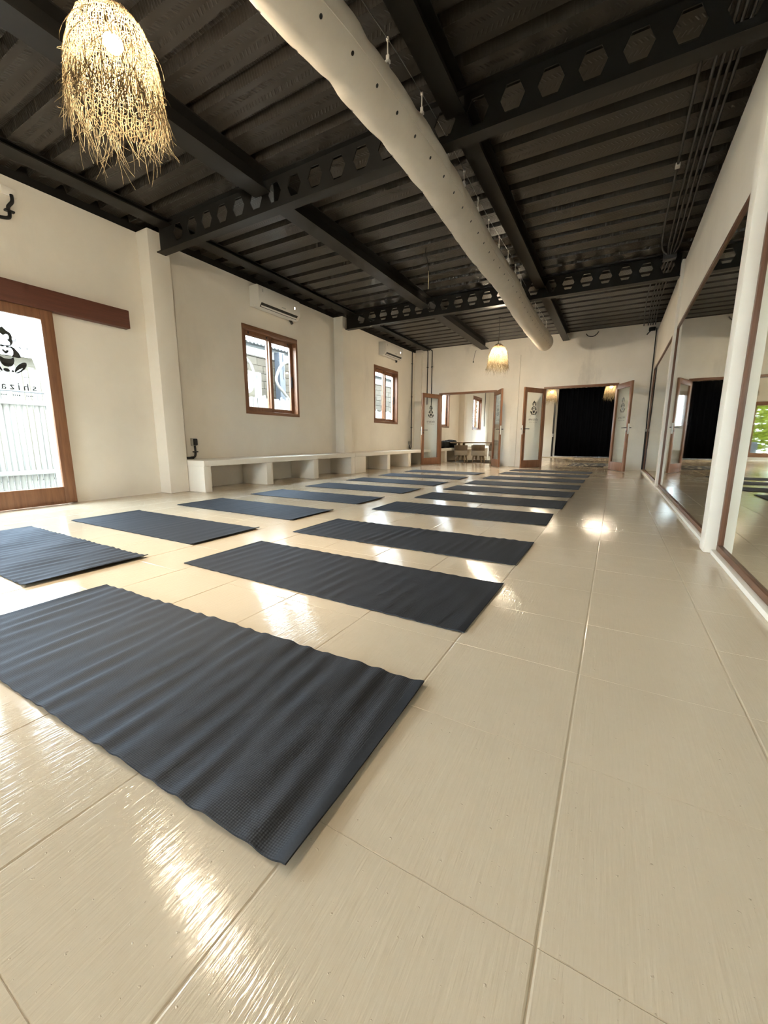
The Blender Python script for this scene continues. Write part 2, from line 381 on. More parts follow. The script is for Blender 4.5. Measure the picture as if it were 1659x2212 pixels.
for i in range(-16, 5):
    for j in range(-15, 52):
        x, y = -0.035 + (i + 0.5) * PX, 0.517 + (j + 0.5) * PY
        if x - PX / 2 > XR or x + PX / 2 < XL or y < YB or y > YE: continue
        q = invc @ Vector((x, y, 0)); vis = False
        for dx in (-.2, 0, .2):
            for dy in (-.2, 0, .2):
                qq = invc @ Vector((x + dx, y + dy, 0))
                if qq.z < -0.05:
                    u, v = 829.5 + 866.9 * qq.x / -qq.z, 1106 - 866.9 * qq.y / -qq.z
                    if -20 < u < 1680 and -20 < v < 2232: vis = True
        cells.append(((not vis), q.length, x, y))
cells.sort(); rest = MB()
for k, (nv, d, x, y) in enumerate(cells):
    tx, ty = rng.uniform(-1, 1) * 0.0011, rng.uniform(-1, 1) * 0.0011; dz = rng.uniform(-0.0005, 0.0002)
    if k < 300 and not nv:
        o = link('tile', tile_me, fl); o.location = (x, y, dz); o.rotation_euler = (tx, ty, 0)
    else:
        rest.add([(x + p[0], y + p[1], p[2] + dz + ty * -p[0] + tx * p[1]) for p in tm.v], tm.f)
o = rest.build('distant_tiles', M_FLOOR, fl); o['kind'] = 'stuff'

# ---- left wall with openings, pilasters
WIN = [(4.92, 6.25), (9.12, 10.42), (13.28, 14.57), (17.43, 18.72)]
WZ0, WZ1 = 1.165, 2.605
DOORL = (-2.35, 2.20, 0.0, 2.06)  # opening lengthened behind the camera to admit more daylight
wl = wall_cells('y', YB, YE, 0, 3.29, XL - 0.2, XL, [(*w, WZ0, WZ1) for w in WIN] + [DOORL]).build('wall_left', M_WALL)
tag(wl, kind='structure', label='cream plastered wall with two wooden windows and sliding door')
for y0, y1 in ((-0.84, -0.56), (3.32, 3.60), (7.45, 7.75), (15.65, 15.95)):
    MB().bbox(XL - 0.02, -5.24, y0, y1, 0, 3.30, 0.012).build('pilaster', M_WALL, wl, True)
# ---- far wall with two door openings
OPL, OPR = (-4.685, -2.975), (-1.745, -0.035)
DH = 2.09
wf = wall_cells('x', XL - 0.1, 0.9, 0, DECK + 0.075, YF, YF + 0.15, [(OPL[0], OPL[1], 0, DH), (OPR[0], OPR[1], 0, DH)]).build('wall_far', M_WALLFAR)
tag(wf, kind='structure', label='far plaster wall with two double-door openings')
MB().bbox(-2.56, -2.38, YF - 0.03, YF + 0.02, 0, 2.96, 0.01).build('pilaster', M_WALLFAR, wf, True)
MB().bbox(XL - 0.02, -5.25, YF - 0.06, YF + 0.02, 0, 3.30, 0.01).build('pilaster', M_WALL, wf, True)
# ---- right wall and columns
wr = MB().box(XR + 0.012, XR + 0.25, YB, YE, 0, 3.22).box(XR - 0.015, XR + 0.02, YB, YF, 2.345, 3.22).build('wall_right', M_WALL)
tag(wr, kind='structure', label='cream plastered wall above the long row of mirrors')
COLS = [(-0.82, -0.68), (3.28, 3.42), (7.45, 7.60)]
for k, (y0, y1) in enumerate(COLS):
    MB().bbox(0.57 if k < 2 else 0.60, XR + 0.05, y0, y1, 0, 3.24, 0.012).build('column', M_WALL, wr, True)
bb = MB().bbox(0.607, XR + 0.02, 3.43, 7.44, 0, 0.030, 0.006).bbox(0.607, XR + 0.02, 7.61, 11.55, 0, 0.030, 0.006).bbox(0.607, XR + 0.02, -0.66, 3.27, 0, 0.030, 0.006).build('baseboard_right', M_WHITE, None, True)
tag(bb, kind='structure', label='thin white ledge running along the foot of the mirrors')
# ---- rear and end walls (behind the camera / end of the back room)
RD = (-3.4, -1.6, 0.0, 2.05)  # opening added in the unseen rear wall to let daylight in
wb = wall_cells('x', XL - 0.2, 0.9, 0, DECK + 0.075, YB - 0.2, YB, [RD]).build('wall_rear', M_WALL); tag(wb, kind='structure', label='rear wall behind the camera with an opening added for daylight')
ED = (-4.60, -3.02, 0.10, 2.12)
we = wall_cells('x', XL - 0.2, 0.9, 0, DECK + 0.075, YE, YE + 0.2, [ED]).build('wall_end', M_WALL); tag(we, kind='structure', label='end wall of the back room')

# ---- ceiling: ribbed steel deck panels
def deck_mesh():
    b = MB(); x0, x1 = XL - 0.2, 0.9; prof = []
    for k in range(3):
        y = k / 3.0
        prof += [(y, DECK + 0.070), (y + 0.032, DECK + 0.070), (y + 0.054, DECK), (y + 1 / 3 - 0.054, DECK), (y + 1 / 3 - 0.032, DECK + 0.070)]
    prof.append((1.0, DECK + 0.070))
    vs = [(x, y, z) for (y, z) in prof for x in (x0, x1)]
    fs = [(2 * i, 2 * i + 1, 2 * i + 3, 2 * i + 2) for i in range(len(prof) - 1)]
    return b.add(vs, fs).mesh('deck_panel', M_DECK)
ce = MB().box(XL - 0.25, 0.95, YB - 0.25, YE + 0.25, DECK + 0.074, DECK + 0.18).build('ceiling', M_BEAM); tag(ce, kind='structure', label='black ribbed steel deck ceiling')
dm = deck_mesh()
for k in range(26):
    o = link('deck_panel', dm, ce); o.location = (0, YB - 0.8 + 0.2 - 0.2 + k * 1.0, 0)
# note: grooves sit at y = 0.2 + n/3
# ---- black top strips closing the walls
tr = MB().box(XL - 0.2, XL - 0.01, YB, YE, 3.29, DECK + 0.072).build('trim_1', M_BEAM); tag(tr, kind='structure', label='black steel strip above the left wall')
tr = MB().box(XR + 0.03, XR + 0.25, YB, YE, 3.22, DECK + 0.072).build('trim_2', M_BEAM); tag(tr, kind='structure', label='black steel strip above the right wall')

# ================================================================== BEAMS
def i_beam(name, x0, x1, y0, y1, zb, label, group=None):
    """plain I-beam along Y"""
    xc = (x0 + x1) / 2; e = empty(name, (xc, (y0 + y1) / 2, zb), label=label, cat='beam', group=group)
    L = (y1 - y0) / 2; w = (x1 - x0) / 2; D = DECK - zb
    MB().box(-w, w, -L, L, 0, 0.012).build('bottom_flange', M_BEAM, e)
    MB().box(-w, w, -L, L, D - 0.012, D).build('top_flange', M_BEAM, e)
    MB().box(-0.005, 0.005, -L, L, 0.012, D - 0.012).build('web', M_BEAM, e)
    return e
for i, (y0, y1) in enumerate(((-0.58, 3.40), (3.56, 7.52), (7.68, YF - 0.02))):
    lab = ('bay nearest the camera', 'middle bay', 'bay at the far doors')[i]
    i_beam('ceiling_beam', -3.46, -3.25, y0, y1, 3.19, 'plain black I-beam left of the fabric duct, ' + lab, 'plain ceiling beams')
    i_beam('ceiling_beam', -1.37, -1.22, y0, y1, 3.19, 'plain black I-beam right of the fabric duct, ' + lab, 'plain ceiling beams')
i_beam('edge_beam', -5.18, -4.98, -0.5, YF - 0.05, 3.325, 'black edge beam running along the top of the window wall')
def castellated(y, label):
    xs, pitch = -0.885, 0.265
    e = empty('castellated_beam', (0, y, 3.05), label=label, cat='beam', group='castellated cross beams')
    x0, x1 = -5.235, 0.60
    MB().box(x0, x1, -0.058, 0.058, 0, 0.012).build('bottom_flange', M_BEAM, e)
    MB().box(x0, x1, -0.058, 0.058, 0.318, 0.33).build('top_flange', M_BEAM, e)
    b = MB(); zc = 0.178; zb, zt = 0.012, 0.318; hw, hx2, hh = pitch / 2, 0.046, 0.092
    k0 = math.floor((x0 - xs) / pitch); k1 = math.ceil((x1 - xs) / pitch); T = 0.005
    for k in range(k0, k1 + 1):
        c = xs + k * pitch; l, r = max(c - hw, x0), min(c + hw, x1)
        if r - l < 0.005: continue
        if l > c - hw + 0.02 or r < c + hw - 0.02:
            b.box(l, r, -T, T, zb, zt); continue
        H = [(c - hx2, zc + hh), (c + hx2, zc + hh), (c + 0.09, zc), (c + hx2, zc - hh), (c - hx2, zc - hh), (c - 0.09, zc)]
        R_ = [(l, zt), (r, zt), (r, zc), (r, zb), (l, zb), (l, zc)]
        for s in (-T, T):
            vs = [(x, s, z) for x, z in H + R_]
            fs = [(0, 1, 7, 6), (1, 2, 8, 7), (2, 3, 9, 8), (3, 4, 10, 9), (4, 5, 11, 10), (5, 0, 6, 11)]
            b.add(vs, fs)
        b.add([(x, s, z) for s in (-T, T) for x, z in H], [(i, (i + 1) % 6, 6 + (i + 1) % 6, 6 + i) for i in range(6)])
    b.build('web', M_BEAM, e); return e
castellated(-0.70, 'black castellated cross beam with hexagonal holes behind the camera')
castellated(3.48, 'nearer black castellated cross beam with hexagonal holes, above the sliding door pilaster')
castellated(7.60, 'farther black castellated cross beam with hexagonal holes, between the air conditioners')
castellated(15.80, 'black castellated cross beam in the back room')

# ================================================================== WINDOWS (setting)
def make_window(n, y0, y1):
    w = empty('window_%d' % n, (XL, (y0 + y1) / 2, WZ0), kind='structure', label='wooden two-sash sliding window')
    hw = (y1 - y0) / 2; H = WZ1 - WZ0; x0, x1 = -0.15, 0.012
    for (a, bq, c, d, m) in ((-hw, hw, 0, 0.055, M_WOODY), (-hw, hw, H - 0.075, H, M_WOODY), (-hw, -hw + 0.05, 0.055, H - 0.075, M_WOODV), (hw - 0.05, hw, 0.055, H - 0.075, M_WOODV)):
        MB().bbox(x0, x1, a, bq, c, d, 0.004).build('frame_rail', m, w, True)
    zz0, zz1 = 0.055, H - 0.075
    for s, (a, bq, xx) in enumerate(((-hw + 0.05, 0.04, -0.06), (-0.04, hw - 0.05, -0.105))):
        sash = MB(); t = 0.065
        sash.bbox(xx - 0.02, xx + 0.02, a, a + t, zz0, zz1, 0.003).bbox(xx - 0.02, xx + 0.02, bq - t, bq, zz0, zz1, 0.003)
        sash.bbox(xx - 0.02, xx + 0.02, a + t, bq - t, zz0, zz0 + 0.07, 0.003).bbox(xx - 0.02, xx + 0.02, a + t, bq - t, zz1 - 0.08, zz1, 0.003)
        so = sash.build('sash', M_WOODV, w, True)
        MB().box(xx - 0.003, xx + 0.003, a + t - 0.005, bq - t + 0.005, zz0 + 0.065, zz1 - 0.075).build('pane', M_GLASS, so)
        bl = MB()
        for yy in (a + 0.12, bq - 0.12): bl.box(xx + 0.02, xx + 0.026, yy - 0.012, yy + 0.012, zz1 - 0.05, zz1 - 0.02)
        bl.build('guide_block', M_BLACK, so)
    MB().bbox(-0.082, -0.072, hw - 0.10, hw - 0.075, 0.55, 0.75, 0.003).build('pull', M_BLACK, w)
for n, (a, bq) in enumerate(WIN): make_window(n + 1, a, bq)

# ================================================================== EMBLEM (meditating ape decal, lettering)
def ell(cx, cy, rx, ry, rot=0, n=28):
    return [(cx + rx * math.cos(a) * math.cos(rot) - ry * math.sin(a) * math.sin(rot), cy + rx * math.cos(a) * math.sin(rot) + ry * math.sin(a) * math.cos(rot)) for a in [2 * PI * k / n for k in range(n)]]
def mirx(p): return [(-x, y) for x, y in p][::-1]
def smooth2(pts, n=6):
    P = [Vector((x, y, 0)) for x, y in pts]; out = []; L = len(P)
    for i in range(L):
        p0, p1, p2, p3 = P[i - 1], P[i], P[(i + 1) % L], P[(i + 2) % L]
        for k in range(n):
            u = k / n; q = 0.5 * ((2 * p1) + (p2 - p0) * u + (2 * p0 - 5 * p1 + 4 * p2 - p3) * u * u + (3 * p1 - p0 - 3 * p2 + p3) * u ** 3)
            out.append((q.x, q.y))
    return out
def curve_mesh(name, splines, m, extr=0.0012):
    cu = bpy.data.curves.new(name, 'CURVE'); cu.dimensions = '2D'; cu.fill_mode = 'BOTH'; cu.extrude = extr
    for s in splines:
        sp = cu.splines.new('POLY'); sp.points.add(len(s) - 1)
        for p, (x, y) in zip(sp.points, s): p.co = (x, y, 0, 1)
        sp.use_cyclic_u = True
    o = bpy.data.objects.new(name + '_tmp', cu); COL.objects.link(o); bpy.context.view_layer.update()
    me = bpy.data.meshes.new_from_object(o.evaluated_get(bpy.context.evaluated_depsgraph_get())); me.name = name
    bpy.data.objects.remove(o); bpy.data.curves.remove(cu); me.materials.clear(); me.materials.append(m); return me
def text_mesh(name, body, size, spacing, m, extr=0.0012):
    cu = bpy.data.curves.new(name, 'FONT'); cu.body = body; cu.size = size; cu.align_x = 'CENTER'; cu.space_character = spacing; cu.extrude = extr
    o = bpy.data.objects.new(name + '_tmp', cu); COL.objects.link(o); bpy.context.view_layer.update()
    me = bpy.data.meshes.new_from_object(o.evaluated_get(bpy.context.evaluated_depsgraph_get())); me.name = name
    bpy.data.objects.remove(o); bpy.data.curves.remove(cu); me.materials.clear(); me.materials.append(m); return me
U = 0.235
def sc(p, dy=0): return [(x * U, (y + dy) * U) for x, y in p]
head = smooth2([(0.0, 1.60), (0.10, 1.50), (0.21, 1.42), (0.25, 1.25), (0.23, 1.08), (0.12, 0.97), (-0.12, 0.97), (-0.23, 1.08), (-0.25, 1.25), (-0.21, 1.42), (-0.10, 1.50)])
face = smooth2([(0, 1.31), (0.08, 1.365), (0.145, 1.32), (0.14, 1.22), (0.09, 1.18), (0.155, 1.10), (0.12, 1.0), (-0.12, 1.0), (-0.155, 1.10), (-0.09, 1.18), (-0.14, 1.22), (-0.145, 1.32), (-0.08, 1.365)])
mouth = [(-0.09, 1.075), (0.0, 1.055), (0.09, 1.075), (0.09, 1.062), (0.0, 1.04), (-0.09, 1.062)]
eyeR = [(0.04, 1.245), (0.08, 1.262), (0.12, 1.245), (0.08, 1.238)]
brow = smooth2([(0.03, 1.285), (0.08, 1.33), (0.125, 1.285), (0.115, 1.275), (0.08, 1.31), (0.04, 1.275)], 3)
ear = ell(0.285, 1.23, 0.055, 0.075); earh = ell(0.285, 1.23, 0.035, 0.05)
arm = smooth2([(0.04, 0.955), (0.20, 0.95), (0.34, 0.83), (0.41, 0.63), (0.17, 0.62), (0.20, 0.72), (0.205, 0.82), (0.15, 0.915), (0.05, 0.915)])
heart = smooth2([(0, 0.80), (0.05, 0.84), (0.10, 0.80), (0.0, 0.69), (-0.10, 0.80), (-0.05, 0.84)], 4)
ringo = smooth2([(0, 0.88), (0.10, 0.90), (0.17, 0.80), (0.0, 0.62), (-0.17, 0.80), (-0.10, 0.90)], 4)
ringi = smooth2([(0, 0.865), (0.09, 0.885), (0.155, 0.80), (0.0, 0.64), (-0.155, 0.80), (-0.09, 0.885)], 4)
torso = smooth2([(-0.19, 0.60), (-0.08, 0.54), (0.08, 0.54), (0.19, 0.60), (0.20, 0.45), (0.10, 0.28), (-0.10, 0.28), (-0.20, 0.45)])
leg = ell(0.36, 0.27, 0.26, 0.105, math.radians(48)); legh = ell(0.30, 0.17, 0.15, 0.022, math.radians(40))
foot = ell(0.05, 0.14, 0.09, 0.06, 0.2); toes = ell(-0.12, 0.12, 0.035, 0.035)
under = [(0.40, -0.03), (0.56, -0.03), (0.56, -0.045), (0.40, -0.045)]
sp = [head, face, mouth, eyeR, mirx(eyeR), brow, mirx(brow), ear, earh, mirx(ear), mirx(earh), arm, mirx(arm), heart, ringo, ringi, torso, leg, legh, mirx(leg), mirx(legh), foot, toes, under, mirx(under)]
EMBLEM = curve_mesh('emblem', [sc(s, 0.45) for s in sp], M_VINYL)
LETTER = text_mesh('lettering', 'shizara', 0.085, 1.45, M_VINYL)
dots = []
for (a, n) in ((-0.60, 4), (-0.22, 4), (0.16, 3), (0.42, 4)):
    for k in range(n): dots.append([(a + k * 0.058, 0), (a + k * 0.058 + 0.03, 0), (a + k * 0.058 + 0.03, 0.035), (a + k * 0.058, 0.035)])
TAGLINE = curve_mesh('tagline', [sc(s) for s in dots], M_VINYL)
def put_emblem(parent, M, part='emblem', k=1.0):
    """M places the decal plane (x right, y up) in the parent's space; feet line at y = 0"""
    for nm, me, dy in ((part, EMBLEM, 0.0), ('lettering', LETTER, -0.015), ('tagline', TAGLINE, -0.065)):
        o = link(nm, me, parent); o.matrix_local = M @ Matrix.Scale(k, 4) @ Matrix.Translation((0, dy, 0))

# ================================================================== DOORS
def leaf(parent, w, h, handle_side_room=True, flip=1):
    """glazed leaf in its own space: hinge at origin, extends +X by w, faces -Y; returns the leaf frame object"""
    t = 0.042; st, tr_, br = 0.092, 0.115, 0.20
    f = MB().bbox(0, st, -t / 2, t / 2, 0, h, 0.004).bbox(w - st, w, -t / 2, t / 2, 0, h, 0.004)
    f.bbox(st, w - st, -t / 2, t / 2, 0, br, 0.004).bbox(st, w - st, -t / 2, t / 2, h - tr_, h, 0.004)
    lf = f.build('leaf', M_WOODV, parent, True)
    MB().box(st - 0.004, w - st + 0.004, -0.003, 0.003, br - 0.004, h - tr_ + 0.004).build('pane', M_GLASS, lf)
    cxm = w / 2; top = h - tr_
    M = Matrix.Translation((cxm, -0.006 * flip, top - 0.22 - 0.46)) @ Matrix.Rotation(PI / 2, 4, 'X')
    if flip < 0: M = Matrix.Translation((cxm, 0.006, top - 0.22 - 0.46)) @ Matrix.Rotation(PI, 4, 'Z') @ Matrix.Rotation(PI / 2, 4, 'X')
    put_emblem(lf, M)
    for s in (-1, 1):
        hd = MB().tube(bez([(w - 0.045, s * t / 2, 1.0), (w - 0.045, s * (t / 2 + 0.045), 1.0), (w - 0.055, s * (t / 2 + 0.055), 1.0), (w - 0.17, s * (t / 2 + 0.055), 1.0)], 4), 0.009, 8)
        hd.bbox(w - 0.062, w - 0.028, s * t / 2 - 0.004, s * t / 2 + 0.004, 0.90, 0.94, 0.002)
        hd.build('handle', M_BLACK, lf, True)
    MB().bbox(w - 0.004, w + 0.003, -0.014, 0.014, 0.86, 1.09, 0.001).build('lock_plate', M_PLATE, lf)
    return lf
def double_door(n, op, angL, angR, label):
    d = empty('door_%d' % n, ((op[0] + op[1]) / 2, YF, 0), kind='structure', label=label)
    hw = (op[1] - op[0]) / 2; fw = 0.045
    MB().bbox(-hw, hw, -0.012, 0.162, DH - fw, DH + 0.004, 0.004).build('frame_head', M_WOODX, d, True)
    for s in (-1, 1): MB().bbox(min(s * hw, s * (hw - fw)), max(s * hw, s * (hw - fw)), -0.012, 0.162, 0, DH - fw, 0.004).build('frame_jamb', M_WOODV, d, True)
    w = hw - fw; h = DH - fw - 0.012
    l1 = leaf(d, w, h); l1.location = (-hw + fw, -0.03, 0.008); l1.rotation_euler = (0, 0, math.radians(angL))
    l2 = leaf(d, w, h, flip=-1); l2.location = (hw - fw, -0.03, 0.008); l2.rotation_euler = (0, 0, math.radians(angR))
    return d
double_door(1, OPL, -107, 180 + 118, 'open double glazed wooden doors to the dining corner')
double_door(2, OPR, -119, 180 + 113, 'open double glazed wooden doors to the curtained room')

# ---- sliding entrance door in the left wall (leaf hangs on the room side), valance box
d3 = empty('door_3', (XL, 1.80, 0), kind='structure', label='wooden glazed sliding door with ape emblem')
def slide_leaf(y0, y1, x):
    f = MB(); st = 0.115
    f.bbox(x, x + 0.045, y0, y0 + st, 0.012, 2.085, 0.005).bbox(x, x + 0.045, y1 - st, y1, 0.012, 2.085, 0.005)
    f.bbox(x, x + 0.045, y0 + st, y1 - st, 0.012, 0.20, 0.005).bbox(x, x + 0.045, y0 + st, y1 - st, 1.985, 2.085, 0.005)
    lf = f.build('leaf', M_WOODV, d3, True)
    MB().box(x + 0.019, x + 0.025, y0 + st - 0.004, y1 - st + 0.004, 0.196, 1.989).build('pane', M_GLASS, lf)
    return lf
lf = slide_leaf(-0.44, 0.475, 0.012)
put_emblem(lf, Matrix.Translation((0.028, 0.035, 1.38 - 0.125)) @ Matrix.Rotation(-PI / 2, 4, 'Z') @ Matrix.Rotation(PI / 2, 4, 'X'), k=1.22)
lf2 = slide_leaf(-1.36, -0.445, 0.06)
lf3 = slide_leaf(-2.28, -1.365, 0.012)
for k in range(2): slide_leaf(-2.285 - 0.955 * (k + 1), -2.285 - 0.955 * k, (0.06, 0.012)[k % 2])  # extra unseen leaves, added so more daylight enters from the left
MB().box(-0.2, 0.0, -4.15, 0.40, 0.0, 0.012).build('threshold', M_WOODY, d3)
v = MB().bbox(XL + 0.001, XL + 0.10, -2.5, 3.07, 2.085, 2.295, 0.006).build('door_track_box', M_VAL, None, True)
tag(v, 'dark brown wooden track box above the sliding door', 'track box')

# ---- glazed door in the end wall of the back room
d4 = empty('door_4', ((ED[0] + ED[1]) / 2, YE, 0), kind='structure', label='glazed wooden door at the end of the back room')
hw = (ED[1] - ED[0]) / 2
for a, bq, c, dd in ((-hw, -hw + 0.12, 0.10, 2.12), (hw - 0.12, hw, 0.10, 2.12)): MB().bbox(a, bq, -0.02, 0.08, c, dd, 0.004).build('frame_jamb', M_WOODV, d4, True)
MB().bbox(-hw + 0.12, hw - 0.12, -0.02, 0.08, 1.98, 2.12, 0.004).build('frame_head', M_WOODX, d4, True)
MB().bbox(-hw + 0.12, hw - 0.12, -0.02, 0.08, 0.10, 0.26, 0.004).build('frame_sill', M_WOODX, d4, True)
MB().box(-hw + 0.12, hw - 0.12, 0.027, 0.033, 0.26, 1.98).build('pane', M_GLASS, d4)

# ---- unseen glazed doors added behind the camera to bring in daylight
d5 = empty('door_5', (-2.5, YB - 0.1, 0), kind='structure', label='unseen glazed wooden doors added behind the camera for daylight')
for k in range(2):
    a = -0.9 + 0.9 * k; f = MB()
    for (p, q, c, dd) in ((a, a + 0.09, 0.01, 2.04), (a + 0.81, a + 0.9, 0.01, 2.04), (a + 0.09, a + 0.81, 0.01, 0.3), (a + 0.09, a + 0.81, 1.90, 2.04)): f.bbox(p, q, -0.022, 0.022, c, dd, 0.004)
    lf = f.build('leaf', M_WOODV, d5, True); MB().box(a + 0.085, a + 0.815, -0.003, 0.003, 0.295, 1.905).build('pane', M_GLASS, lf)

# ================================================================== MIRRORS
def mirror(y0, y1, label):
    e = empty('wall_mirror', (XR, (y0 + y1) / 2, 0.032), label=label, cat='mirror', group='framed mirrors along the right wall')
    h = (y1 - y0) / 2; fw, H = 0.036, 2.31
    MB().box(-0.004, 0.010, -h + fw, h - fw, fw, H - fw).build('glass', M_MIRROR, e)
    for a, bq, c, dd, m in ((-h, h, 0, fw, M_DWY), (-h, h, H - fw, H, M_DWY), (-h, -h + fw, fw, H - fw, M_DWV), (h - fw, h, fw, H - fw, M_DWV)):
        MB().bbox(-0.018, 0.010, a, bq, c, dd, 0.003).build('frame_rail', m, e, True)
mirror(-0.66, 3.255, 'tall wood-framed wall mirror nearest the camera, before the white column')
mirror(3.43, 7.43, 'tall wood-framed wall mirror between the two white columns')
mirror(7.62, 11.42, 'tall wood-framed wall mirror next to the far corner')

# ================================================================== YOGA MATS
ML, MWD = 1.74, 0.61
RIGHT = [(-1.303, 0.703, .0175), (-1.306, 1.713, -.0119), (-1.314, 2.672, -.006), (-1.330, 3.928, .030), (-1.304, 4.932, .003), (-1.299, 5.924, -.008), (-1.282, 6.871, .012), (-1.283, 7.944, .002), (-1.270, 9.10, -.03), (-1.265, 10.13, -.025)]
LEFT = [(-3.365, 1.098, -.0169), (-3.378, 2.021, .003), (-3.37, 3.04, -.0097), (-3.359, 4.105, .007), (-3.345, 5.202, -.001), (-3.334, 6.31, -.003), (-3.335, 7.475, .002), (-3.34, 8.66, -.03)]
def yoga_mat(x, y, th, seed, wav, lift, label):
    r = random.Random(seed); nx, ny = 150, 14; T = 0.0045
    ph = [(r.uniform(0.06, 0.12), r.uniform(0, 6.28), r.uniform(0.4, 1.0)) for _ in range(3)]
    ph += [(r.uniform(0.25, 0.5), r.uniform(0, 6.28), 1.1)]
    skew = [r.uniform(-0.12, 0.12) for _ in ph]
    def z(px, py):
        s = sum(a * math.sin(2 * PI * (px + k * py) / l + p) for (l, p, a), k in zip(ph, skew))
        e = ML / 2 - abs(px); d = max(0.0, s + 1.4) * 0.0011 * wav
        up = lift * math.exp(-(e / 0.035) ** 2) if px > 0 else lift * 0.3 * math.exp(-(e / 0.04) ** 2)
        return 0.0012 + d + up
    vs = []; fs = []
    for side in (1, 0):
        for j in range(ny + 1):
            for i in range(nx + 1):
                px, py = -ML / 2 + ML * i / nx, -MWD / 2 + MWD * j / ny
                vs.append((px, py, z(px, py) + (T if side else 0)))
    S = (nx + 1) * (ny + 1); id_ = lambda i, j, s: (0 if s else S) + j * (nx + 1) + i
    for j in range(ny):
        for i in range(nx):
            fs.append((id_(i, j, 1), id_(i + 1, j, 1), id_(i + 1, j + 1, 1), id_(i, j + 1, 1)))
            fs.append((id_(i, j, 0), id_(i, j + 1, 0), id_(i + 1, j + 1, 0), id_(i + 1, j, 0)))
    for i in range(nx):
        fs.append((id_(i, 0, 0), id_(i + 1, 0, 0), id_(i + 1, 0, 1), id_(i, 0, 1))); fs.append((id_(i, ny, 1), id_(i + 1, ny, 1), id_(i + 1, ny, 0), id_(i, ny, 0)))
    for j in range(ny):
        fs.append((id_(0, j, 1), id_(0, j + 1, 1), id_(0, j + 1, 0), id_(0, j, 0))); fs.append((id_(nx, j, 0), id_(nx, j + 1, 0), id_(nx, j + 1, 1), id_(nx, j, 1)))
    o = MB().add(vs, fs).build('yoga_mat', M_MAT, None, True, 50); o.location = (x, y, 0); o.rotation_euler = (0, 0, th)
    tag(o, label, 'yoga mat', 'yoga mats laid in two rows')
ORD = ['nearest the camera', 'second from the camera', 'third from the camera', 'fourth from the camera', 'fifth from the camera', 'sixth from the camera', 'seventh from the camera', 'eighth from the camera', 'ninth from the camera', 'last before the open doors']
for i, (x, y, th) in enumerate(RIGHT):
    yoga_mat(x, y, th, 10 + i, (2.1, 0.8, 1.1, 0.6)[i] if i < 4 else 0.6, (0.006, 0.003, 0.003)[i] if i < 3 else 0.002, 'dark charcoal yoga mat in the row beside the mirrors, ' + ORD[i])
for i, (x, y, th) in enumerate(LEFT):
    yoga_mat(x, y, th, 40 + i, (1.8, 0.5, 0.5)[i] if i < 3 else 0.5, 0.012 if i < 4 else 0.006, 'dark charcoal yoga mat in the row beside the bench, ' + (ORD[i] if i < 7 else ORD[9]))

# ================================================================== BENCHES
def bench(y0, y1, legs, label):
    e = empty('built_in_bench', (-4.90, (y0 + y1) / 2, 0), label=label, cat='bench', group='white built-in benches')
    yc = (y0 + y1) / 2; xb = XL + 0.002 + 4.90
    MB().bbox(xb, 0.012, y0 - yc, y1 - yc, 0.362, 0.443, 0.01).build('seat_slab', M_WHITE, e, True)
    for a, bq in legs: MB().bbox(xb, 0.0, a - yc, bq - yc, 0, 0.364, 0.008).build('support', M_WHITE, e, True)
bench(3.605, 7.36, [(3.605, 3.72), (4.765, 4.905), (5.96, 6.10), (7.21, 7.355)], 'nearer section of the white built-in bench under the first window')
bench(7.365, YF - 0.07, [(7.365, 7.80), (8.82, 8.965), (10.0, 10.16), (11.38, 11.52)], 'farther section of the white built-in bench under the second window')
bench(YF + 0.16, YE - 0.03, [(YF + 0.16, YF + 0.3), (12.75, 12.95), (14.2, 14.35), (16.0, 16.15), (18.0, 18.15), (19.8, 19.97)], 'white built-in bench behind the dining table in the back room')

